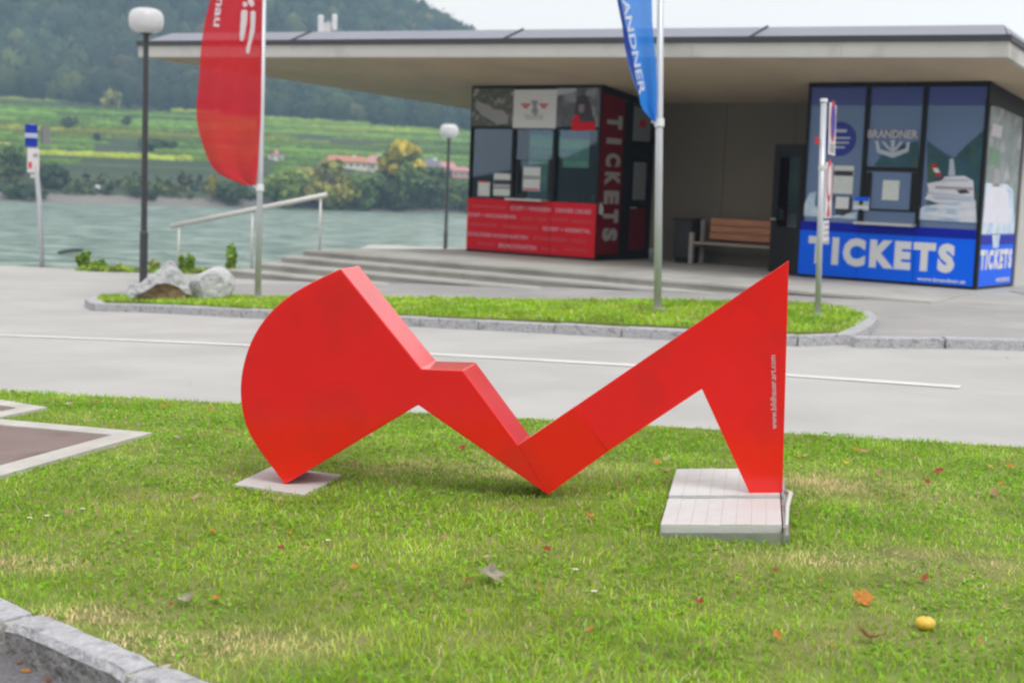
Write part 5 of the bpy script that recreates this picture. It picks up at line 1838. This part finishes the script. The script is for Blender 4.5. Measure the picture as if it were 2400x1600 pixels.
# ------------------------------------------------------------------ grass
def grass(name, label, poly, n, zoff, xr_, yr_, hmin, hmax, wid, holes=(), seed=3, extra=None, clover=0):
    r = np.random.default_rng(seed)
    x = r.uniform(*xr_, n); y = r.uniform(*yr_, n)
    ok = pip(poly, x, y)
    for h_ in holes:
        ok &= ~pip(h_, x, y)
    # keep what the camera (and a step aside) can see
    ok &= (np.abs(x) < y * .40 + 1.0) | (r.random(n) < .4)
    x, y = x[ok], y[ok]
    k = len(x)
    z = np.array([G(a, b_) for a, b_ in zip(x, y)]) + zoff
    n1 = N1(x, y, .55); n2_ = N2(x, y, .16); n3 = N3(x, y, 1.6)
    lush = np.clip(.75 * n1 + .45 * n2_ + .55 * n3 - .38, 0, 1)
    dry = np.zeros(k)
    for (cx_, cy_, rx, ry, amp) in (extra or ()):
        dry = np.maximum(dry, amp * np.exp(-((x - cx_) / rx) ** 2 - ((y - cy_) / ry) ** 2))
    dry = np.clip(dry * (.5 + n2_ * 1.1), 0, 1)
    h = (hmin + (hmax - hmin) * (lush * .75 + .25 * r.random(k))) * r.uniform(.6, 1.25, k) * (1 - .3 * dry)
    az = r.uniform(0, 2 * PI, k)
    lean = r.uniform(.3, 1.7, k) * h
    lx, ly = np.cos(az), np.sin(az)
    wx, wy = -ly, lx
    w = wid * r.uniform(.6, 1.4, k) * (1 + (y - 5) * .07)
    P0 = np.stack([x - wx * w, y - wy * w, z - .004], 1); P1 = np.stack([x + wx * w, y + wy * w, z - .004], 1)
    mx_, my_ = x + lx * lean * .38, y + ly * lean * .38
    P2 = np.stack([mx_ + wx * w * .8, my_ + wy * w * .8, z + h * .62], 1); P3 = np.stack([mx_ - wx * w * .8, my_ - wy * w * .8, z + h * .62], 1)
    P4 = np.stack([x + lx * lean, y + ly * lean, z + h], 1)
    V = np.stack([P0, P1, P2, P3, P4], 1).reshape(-1, 3)
    i0 = np.arange(k) * 5
    Fq = np.stack([i0, i0 + 1, i0 + 2, i0 + 3, i0 + 3, i0 + 2, i0 + 4], 1).ravel()
    LT = np.tile([4, 3], k)
    ca = np.array([.23, .53, .018]); cb_ = np.array([.49, .62, .035]); cs_ = np.array([.85, .68, .40]); cm = np.array([.36, .56, .16])
    t1 = np.clip(.7 * n3 + .5 * r.random(k) + .4 * (1 - lush) - .28, 0, 1)[:, None]
    C_ = ca * (1 - t1) + cb_ * t1
    pale = (r.random(k) < .10)[:, None]
    C_ = np.where(pale, cm * 1.25, C_)
    ds = np.clip(dry * 1.45 + (r.random(k) < .05 + .10 * (1 - lush)) * .75, 0, 1)[:, None]
    C_ = C_ * (1 - ds) + cs_ * ds
    C_ *= r.uniform(.68, 1.28, (k, 1)) * (.72 + .5 * N3(x + 7, y, .32) * 1.1)[:, None]
    CC_ = np.repeat(C_, 5, 0)
    # clover and plantain leaves lying flat between the blades
    if clover:
        ix = r.choice(k, min(k, clover), replace=False)
        ix = ix[(N2(x[ix], y[ix], .35) > .42)]
        cx_, cy_, m_ = x[ix], y[ix], len(ix)
        cz_ = z[ix] + h[ix] * r.uniform(.35, .9, m_)
        s_ = r.uniform(.004, .0095, m_) * (1 + (cy_ - 5) * .05)
        a_ = r.uniform(0, 2 * PI, m_)
        tx_, ty_ = r.normal(0, .45, m_), r.normal(0, .45, m_)
        pts = []
        for q_ in range(4):
            aa = a_ + q_ * PI / 2
            l_ = s_ * (1.5 if q_ % 2 == 0 else .9)
            dx_, dy_ = np.cos(aa) * l_, np.sin(aa) * l_
            pts.append(np.stack([cx_ + dx_, cy_ + dy_, cz_ + dx_ * tx_ + dy_ * ty_], 1))
        V2 = np.stack(pts, 1).reshape(-1, 3)
        c2_ = np.array([.26, .52, .03]) * r.uniform(.6, 1.35, (m_, 1)) + np.array([.03, .02, .02]) * (r.random((m_, 1)) < .2)
        Fq = np.concatenate([Fq, np.arange(4 * m_) + len(V)]); LT = np.concatenate([LT, np.full(m_, 4)])
        V = np.concatenate([V, V2]); CC_ = np.concatenate([CC_, np.repeat(c2_, 4, 0)])
    o = npmesh(name, V, Fq, LT, M['blade'], CC_)
    return tag(o, label, kind='stuff')

d1, d2_, d3, d4 = at(430, 1530), at(2090, 1330), at(60, 1340), at(1150, 1110)
d5, d6, d7 = at(250, 1465), at(1950, 1150), at(300, 1550)
DRY = [(d1.x, d1.y, .36, .16, 1.3), (d2_.x, d2_.y, .5, .14, 1.0), (d3.x, d3.y, .3, .12, .8), (d4.x, d4.y, .6, .25, .6), (d5.x, d5.y, .28, .12, .9), (d6.x, d6.y, .6, .4, .5), (d7.x, d7.y, .3, .12, 1.1)]
base_hole = [tuple(SF.p(a, b_, 0).xy) for a, b_ in ((-.005, -.015), (wid + .012, -.015), (wid + .012, dep3), (-.005, dep3))]
left_hole = [(q_.x, q_.y) for q_ in Lq]
lh = Vector((cL.x, cL.y))
left_hole = [tuple(lh + (Vector(q_) - lh) * .97) for q_ in left_hole]
grass('lawn_grass', 'short uneven lawn grass with clover and straw patches', LAWN, 560000, .02, (-9.0, 8.6), (3.0, 11.8), .013, .043, .0022, [base_hole, left_hole] + PADS, 3, DRY, 42000)
grass('island_grass', 'mown grass on the island between the road and the pavilion', ISL, 90000, .10, (-6.6, 4.6), (14.5, 23), .03, .075, .0042, (), 4)

# weeds at the quay edge
def weed(label, px, py, hpx, wpx, col, seed, leafy=True, stems=5, cat='plant'):
    p = at(px, py)
    D = (p - CAMP).dot(FW)
    h, w = hpx * D / FPX, wpx * D / FPX
    r = np.random.default_rng(seed)
    o = thing('leafy_weed', label, cat, p, 'weeds along the quay edge')
    VV, CC = [], []
    stm = MB()
    for k in range(stems):
        a = r.uniform(0, 2 * PI)
        tp_ = p + Vector((math.cos(a) * w * .42 * r.random(), math.sin(a) * w * .3, h * r.uniform(.6, 1.0)))
        bs_ = p + Vector((math.cos(a) * w * .12, math.sin(a) * w * .1, -.02))
        stm.tube([bs_, bs_.lerp(tp_, .6), tp_], [.012, .009, .005], 5)
        for q_ in range(int(26 if leafy else 16)):
            c = bs_.lerp(tp_, r.uniform(.15, 1.0))
            v, c_ = clump_quads(tuple(c), (w * .16, w * .14, h * .07), 3, .055, col, r, ncl=2)
            VV.append(v); CC.append(c_)
    stm.build('stem', M['bark'], o)
    quads_obj('leaf_mass', np.concatenate(VV), np.concatenate(CC), M['leaf'], o, p)
WG = (.28, .44, .07)
weed('bright green bushy weed right of the left sign post', 196, 630, 46, 36, WG, 1, stems=9)
weed('low spreading green weed at the quay edge left of the near lamp post', 232, 632, 22, 48, WG, 2, stems=8)
weed('tall leafy weed between the handrail posts', 541, 643, 80, 34, WG, 3, stems=6)
weed('green weed at the foot of the lowest handrail post', 436, 639, 46, 44, WG, 4, stems=6)
weed('pale flowering weed just right of the near lamp post', 362, 637, 26, 30, (.5, .54, .25), 5, stems=6)
weed('small yellowish weed between the left weeds and the near lamp post', 292, 634, 12, 50, (.46, .46, .1), 6, stems=7)
# strip of rough grass on the quay edge
r = np.random.default_rng(15)
VV, CC = [], []
e0, e1_ = at(185, 634), at(530, 642)
for k in range(260):
    c = e0.lerp(e1_, r.random())
    c = Vector((c.x, c.y + r.uniform(-.1, .25), G(c.x, c.y)))
    v, c_ = clump_quads((c.x, c.y, c.z + .04), (.12, .08, .07), 10, .035, (.32, .46, .07), r, ncl=3)
    VV.append(v); CC.append(c_)
tag(quads_obj('verge_grass', np.concatenate(VV), np.concatenate(CC), M['leaf']), 'rough grass along the quay edge', kind='stuff')

# ------------------------------------------------------------------ fallen leaves
def leaf_mesh(kind, seed, col):
    r = np.random.default_rng(seed)
    bm = bmesh.new()
    if kind == 'lobed':
        out = []
        for k in range(22):
            a = -PI / 2 + 2 * PI * k / 22
            rad = .46 * (.86 + .14 * math.cos(5 * (a - PI / 2)) + r.uniform(-.05, .05)) * (1.0 if k else .7)
            out.append((rad * math.cos(a), rad * math.sin(a) + .05))
    elif kind == 'oval':
        out = [(.24 * math.sin(PI * t_) * (1 if s_ > 0 else -1), t_ - .5) for s_ in (1, -1) for t_ in (np.linspace(0, 1, 9)[:-1] if s_ > 0 else np.linspace(1, 0, 9)[:-1])]
    else:
        out = [(.15 * math.sin(PI * t_) * (1 if s_ > 0 else -1), t_ - .5) for s_ in (1, -1) for t_ in (np.linspace(0, 1, 9)[:-1] if s_ > 0 else np.linspace(1, 0, 9)[:-1])]
    # leaf surface: ring of outline and a raised midrib
    curl = {'lobed': .9, 'oval': .8, 'curled': 2.2}[kind] * r.uniform(.7, 1.3)
    vs_ = [bm.verts.new((x, y, 0)) for x, y in out]
    mid = [bm.verts.new((x * .5, y * .8, 0)) for x, y in out]
    cv = bm.verts.new((0, 0, 0))
    n = len(out)
    for i in range(n):
        j = (i + 1) % n
        try:
            bm.faces.new((vs_[i], vs_[j], mid[j], mid[i]))
            bm.faces.new((mid[i], mid[j], cv))
        except ValueError:
            pass
    ph = r.uniform(0, 6)
    for v in bm.verts:
        x, y = v.co.x, v.co.y
        v.co.z = curl * (x * x * 1.2 + y * y * .5) + .05 * math.sin(7 * x + 5 * y + ph)
    # stalk
    st_ = [bm.verts.new(q_) for q_ in ((-.012, -.5, curl * .125), (.012, -.5, curl * .125), (.02, -.72, .02), (.0, -.72, .02))]
    bm.faces.new(st_)
    me = bpy.data.meshes.new('leaf')
    bm.to_mesh(me); bm.free()
    k = len(me.vertices)
    c = np.array(col)[None] * r.uniform(.65, 1.3, (k, 1)) + r.normal(0, .01, (k, 3))
    setcol(me, np.clip(c, .01, 1))
    me.materials.append(M['leaf'])
    return me
TAN, ORG, RED, BRN, YLW, GRY, PLE = (.42, .27, .15), (.58, .24, .04), (.32, .07, .03), (.26, .11, .045), (.72, .50, .07), (.36, .33, .25), (.44, .37, .23)
LMESH = {}
def leaf(px, py, size_px, kind, colname, label, lift=.05, tilt=None, hf_off=0.0):
    col = {'tan': TAN, 'orange': ORG, 'red': RED, 'brown': BRN, 'yellow': YLW, 'grey': GRY, 'pale': PLE}[colname]
    key = (kind, colname, random.randint(0, 2))
    if key not in LMESH:
        LMESH[key] = leaf_mesh(kind, len(LMESH) + 5, col)
    p = at(px, py, lift)
    D = (p - CAMP).dot(FW)
    o = bpy.data.objects.new('fallen_leaf', LMESH[key])
    s = size_px * 1.25 * D / FPX
    o.scale = (s, s, s)
    o.location = p
    o.rotation_euler = (Matrix.Rotation(random.uniform(.05, .6) if tilt is None else tilt, 3, 'X') @ Matrix.Rotation(random.uniform(-.3, .3), 3, 'Y') @ Matrix.Rotation(random.uniform(0, 6.28), 3, 'Z')).to_euler()
    COL.objects.link(o)
    tag(o, label, 'leaf', 'fallen leaves on the lawn')
    return o
LV = [
 (161, 1199, 26, 'oval', 'tan', 'tan leaf left of centre between the brown pad and the three daisies'),
 (230, 1201, 24, 'curled', 'tan', 'curled tan leaf right of the leftmost daisies'),
 (500, 1243, 18, 'oval', 'orange', 'orange leaf on the grass below and left of the left base slab'),
 (680, 1247, 14, 'oval', 'orange', 'small orange leaf straight below the left base slab'),
 (657, 1283, 17, 'lobed', 'red', 'small red leaf below the left base slab'),
 (197, 1314, 15, 'oval', 'red', 'reddish leaf alone in the grass above the near kerb'),
 (401, 1416, 16, 'oval', 'red', 'dark red leaf just left of the pale crumpled leaf'),
 (432, 1402, 34, 'lobed', 'grey', 'crumpled greyish leaf in the grass right of the near kerb'),
 (508, 1400, 24, 'oval', 'orange', 'rusty leaf right of the crumpled greyish leaf'),
 (388, 950, 18, 'oval', 'orange', 'orange leaf at the road edge left of the sculpture'),
 (494, 960, 14, 'oval', 'orange', 'small orange leaf at the road edge beside the round end of the sculpture'),
 (225, 941, 13, 'oval', 'red', 'small reddish leaf at the road edge above the larger pad'),
 (164, 946, 20, 'oval', 'pale', 'pale leaf at the road edge right of the smaller pad'),
 (413, 1025, 24, 'curled', 'pale', 'pale curled leaf right of the tip of the larger pad'),
 (531, 1006, 14, 'oval', 'red', 'small dark leaf beside the round end of the sculpture'),
 (459, 1163, 20, 'oval', 'pale', 'straw coloured leaf left of the left base slab'),
 (1081, 1049, 16, 'lobed', 'red', 'red leaf seen under the neck of the sculpture'),
 (831, 1087, 22, 'oval', 'pale', 'pale leaf under the round half of the sculpture'),
 (868, 1018, 16, 'oval', 'pale', 'pale leaf against the lower edge of the round half'),
 (1096, 1037, 12, 'oval', 'tan', 'tan leaf close beside the red leaf under the neck'),
 (1167, 1192, 14, 'curled', 'orange', 'small orange leaf left of the lowest point of the sculpture'),
 (1385, 1208, 28, 'curled', 'orange', 'curled orange leaf between the lowest point and the white pavers'),
 (1041, 1258, 16, 'oval', 'tan', 'tan leaf in mid lawn below the red zigzag'),
 (1144, 1303, 24, 'oval', 'pale', 'pale leaf above the big grey leaf'),
 (1156, 1350, 58, 'lobed', 'grey', 'largest grey leaf lying propped in the middle of the lawn'),
 (1098, 1359, 24, 'oval', 'brown', 'brown leaf left of the big grey leaf'),
 (1282, 1286, 18, 'lobed', 'red', 'rust red leaf right above the big grey leaf'),
 (1265, 1378, 13, 'oval', 'orange', 'small orange leaf right of the big grey leaf'),
 (831, 1326, 22, 'oval', 'orange', 'faded orange leaf alone in the left middle of the lawn'),
 (1100, 1431, 20, 'oval', 'tan', 'small pinkish tan leaf below the big grey leaf'),
 (1383, 1472, 22, 'oval', 'orange', 'bright orange leaf near the bottom middle of the lawn'),
 (1452, 1136, 26, 'curled', 'tan', 'thin tan leaf left of the white pavers'),
 (1540, 1082, 20, 'lobed', 'orange', 'orange leaf touching the pale ones behind the pavers'),
 (1563, 1101, 22, 'oval', 'tan', 'pale tan leaf at the back left corner of the pavers'),
 (1563, 1075, 18, 'oval', 'pale', 'pale leaf behind the back left corner of the pavers'),
 (1497, 1118, 12, 'oval', 'red', 'tiny red leaf left of the rear paver'),
 (1872, 1065, 16, 'oval', 'orange', 'orange leaf by the road right of the sculpture leg'),
 (1888, 1067, 20, 'oval', 'pale', 'cream leaf by the road right of the sculpture leg'),
 (2009, 1052, 18, 'oval', 'orange', 'brownish orange leaf on the road edge far right'),
 (2028, 1057, 26, 'oval', 'tan', 'tan leaf on the road edge far right'),
 (1983, 1083, 14, 'oval', 'yellow', 'small yellow leaf below the road edge far right'),
 (2059, 1106, 24, 'oval', 'tan', 'pinkish tan leaf below the road edge far right'),
 (2198, 1104, 26, 'oval', 'red', 'reddish pink leaf near the right edge below the road'),
 (2172, 1128, 16, 'lobed', 'red', 'dark red leaf below the reddish pink leaf'),
 (2292, 1157, 20, 'oval', 'pale', 'whitish leaf near the right edge'),
 (2329, 1154, 30, 'oval', 'tan', 'tan leaf right of the whitish leaf'),
 (2346, 1132, 15, 'oval', 'orange', 'small orange leaf near the right edge'),
 (2321, 1092, 14, 'oval', 'yellow', 'yellowish leaf by the road at the right edge'),
 (2369, 1092, 22, 'oval', 'orange', 'ochre leaf by the road at the right edge'),
 (1818, 1336, 14, 'lobed', 'red', 'small red leaf below the white pavers'),
 (2168, 1353, 24, 'oval', 'red', 'dark red leaf above the orange lobed leaf'),
 (2021, 1398, 48, 'lobed', 'orange', 'large bright orange lobed leaf in the right foreground'),
 (2040, 1491, 58, 'curled', 'brown', 'curled brown leaf below the large orange leaf'),
 (1822, 1487, 28, 'oval', 'orange', 'pale orange leaf in the right foreground left of the curled brown leaf'),
 (1638, 1408, 22, 'lobed', 'red', 'dark red leaf below and left of the white pavers'),
 (1923, 1359, 12, 'oval', 'orange', 'tiny orange leaf left above the large orange leaf'),
 (1952, 1512, 14, 'oval', 'orange', 'tiny orange leaf left below the curled brown leaf'),
 (2298, 1500, 14, 'oval', 'orange', 'small rusty leaf below the yellow fruit'),
]
for k in LV:
    leaf(*k[:5], k[5])
# leaves on the parking asphalt and the road
def hard_leaf(px, py, size, kind, c, label):
    o = leaf(px, py, size * .8, kind, c, label, lift=.015, tilt=.06)
    o['group'] = 'fallen leaves on the paving'
hard_leaf(62, 1572, 30, 'oval', 'orange', 'orange leaf on the dark asphalt against the near kerb')
hard_leaf(112, 1593, 30, 'oval', 'brown', 'brown leaf at the bottom edge on the dark asphalt')
hard_leaf(46, 1553, 18, 'oval', 'red', 'small red leaf at the foot of the near kerb')
hard_leaf(446, 896, 12, 'oval', 'grey', 'small grey leaf lying on the road left of the sculpture')
hard_leaf(2360, 839, 12, 'oval', 'pale', 'tiny tan leaf on the road at the far right')
hard_leaf(462, 735, 26, 'oval', 'brown', 'brown leaf in the gutter of the island kerb')
hard_leaf(1094, 733, 20, 'oval', 'tan', 'tan leaf on the island grass left of the blue flag')

# yellow fruit
p = at(2168, 1470, .03)
D = (p - CAMP).dot(FW)
rr = 24 * D / FPX
fr_ = thing('yellow_fruit', 'round yellow fruit lying in the grass at the lower right', 'fruit', p)
fm = MB()
fm.lathe(p + Vector((0, 0, -rr * .3)), [(.002, .0), (rr * .55, rr * .12), (rr * .92, rr * .5), (rr, rr * .8), (rr * .9, rr * 1.1), (rr * .55, rr * 1.32), (rr * .08, rr * 1.38)], 18)
fm.build('flesh', mat('yellow_skin', (.74, .50, .07), .45, var=.15, vscale=60), fr_, smooth=True)
MB().tube([p + Vector((0, 0, rr * 1.1)), p + Vector((.004, 0, rr * 1.35))], .002, 6).build('stalk', M['bark'], fr_)

# daisies
for px, py, lab in ((194, 1192, 'white daisy right of the tan leaf above the near kerb'), (110, 1208, 'white daisy, middle one of the three at the far left'), (69, 1213, 'leftmost white daisy on the lawn'), (769, 1266, 'white daisy alone below the round half of the sculpture'),
                    (1349, 1334, 'small white daisy right of the big grey leaf'), (1392, 1385, 'white daisy lower right of the big grey leaf')):
    p = at(px, py, .045)
    o = thing('daisy', lab, 'flower', p - Vector((0, 0, .045)), 'daisies in the lawn')
    mb = MB()
    for k in range(11):
        a = 2 * PI * k / 11
        c, s = math.cos(a), math.sin(a)
        mb.add([p + Vector((c * .003 - s * .002, s * .003 + c * .002, 0)), p + Vector((c * .011 - s * .0025, s * .011 + c * .0025, .002)), p + Vector((c * .0125, s * .0125, .0025)), p + Vector((c * .011 + s * .0025, s * .011 - c * .0025, .002)), p + Vector((c * .003 + s * .002, s * .003 - c * .002, 0))], [(0, 1, 2, 3, 4)])
    mb.build('petals', M['daisy'], o, recalc=False)
    MB().lathe(p, [(.0045, 0), (.004, .002), (.001, .0035)], 8).build('centre', M['yolk'], o, smooth=True)
    MB().tube([p - Vector((0, 0, .045)), p], .0009, 5).build('stem', M['bark'], o)

# ------------------------------------------------------------------ haze of the valley
hz_ = MB().box(WORLD, -430, 430, -340, 1010, -60, 260)
ho = hz_.build('haze', [])
ho.data.materials.clear()
mh = bpy.data.materials.new('haze_air')
mh.use_nodes = True
t = mh.node_tree
t.nodes.clear()
pv = t.nodes.new('ShaderNodeVolumePrincipled')
pv.inputs['Color'].default_value = (.52, .73, 1.0, 1)
pv.inputs['Density'].default_value = .00052
pv.inputs['Anisotropy'].default_value = .1
mo = t.nodes.new('ShaderNodeOutputMaterial')
t.links.new(pv.outputs[0], mo.inputs['Volume'])
ho.data.materials.append(mh)
ho['kind'] = 'stuff'
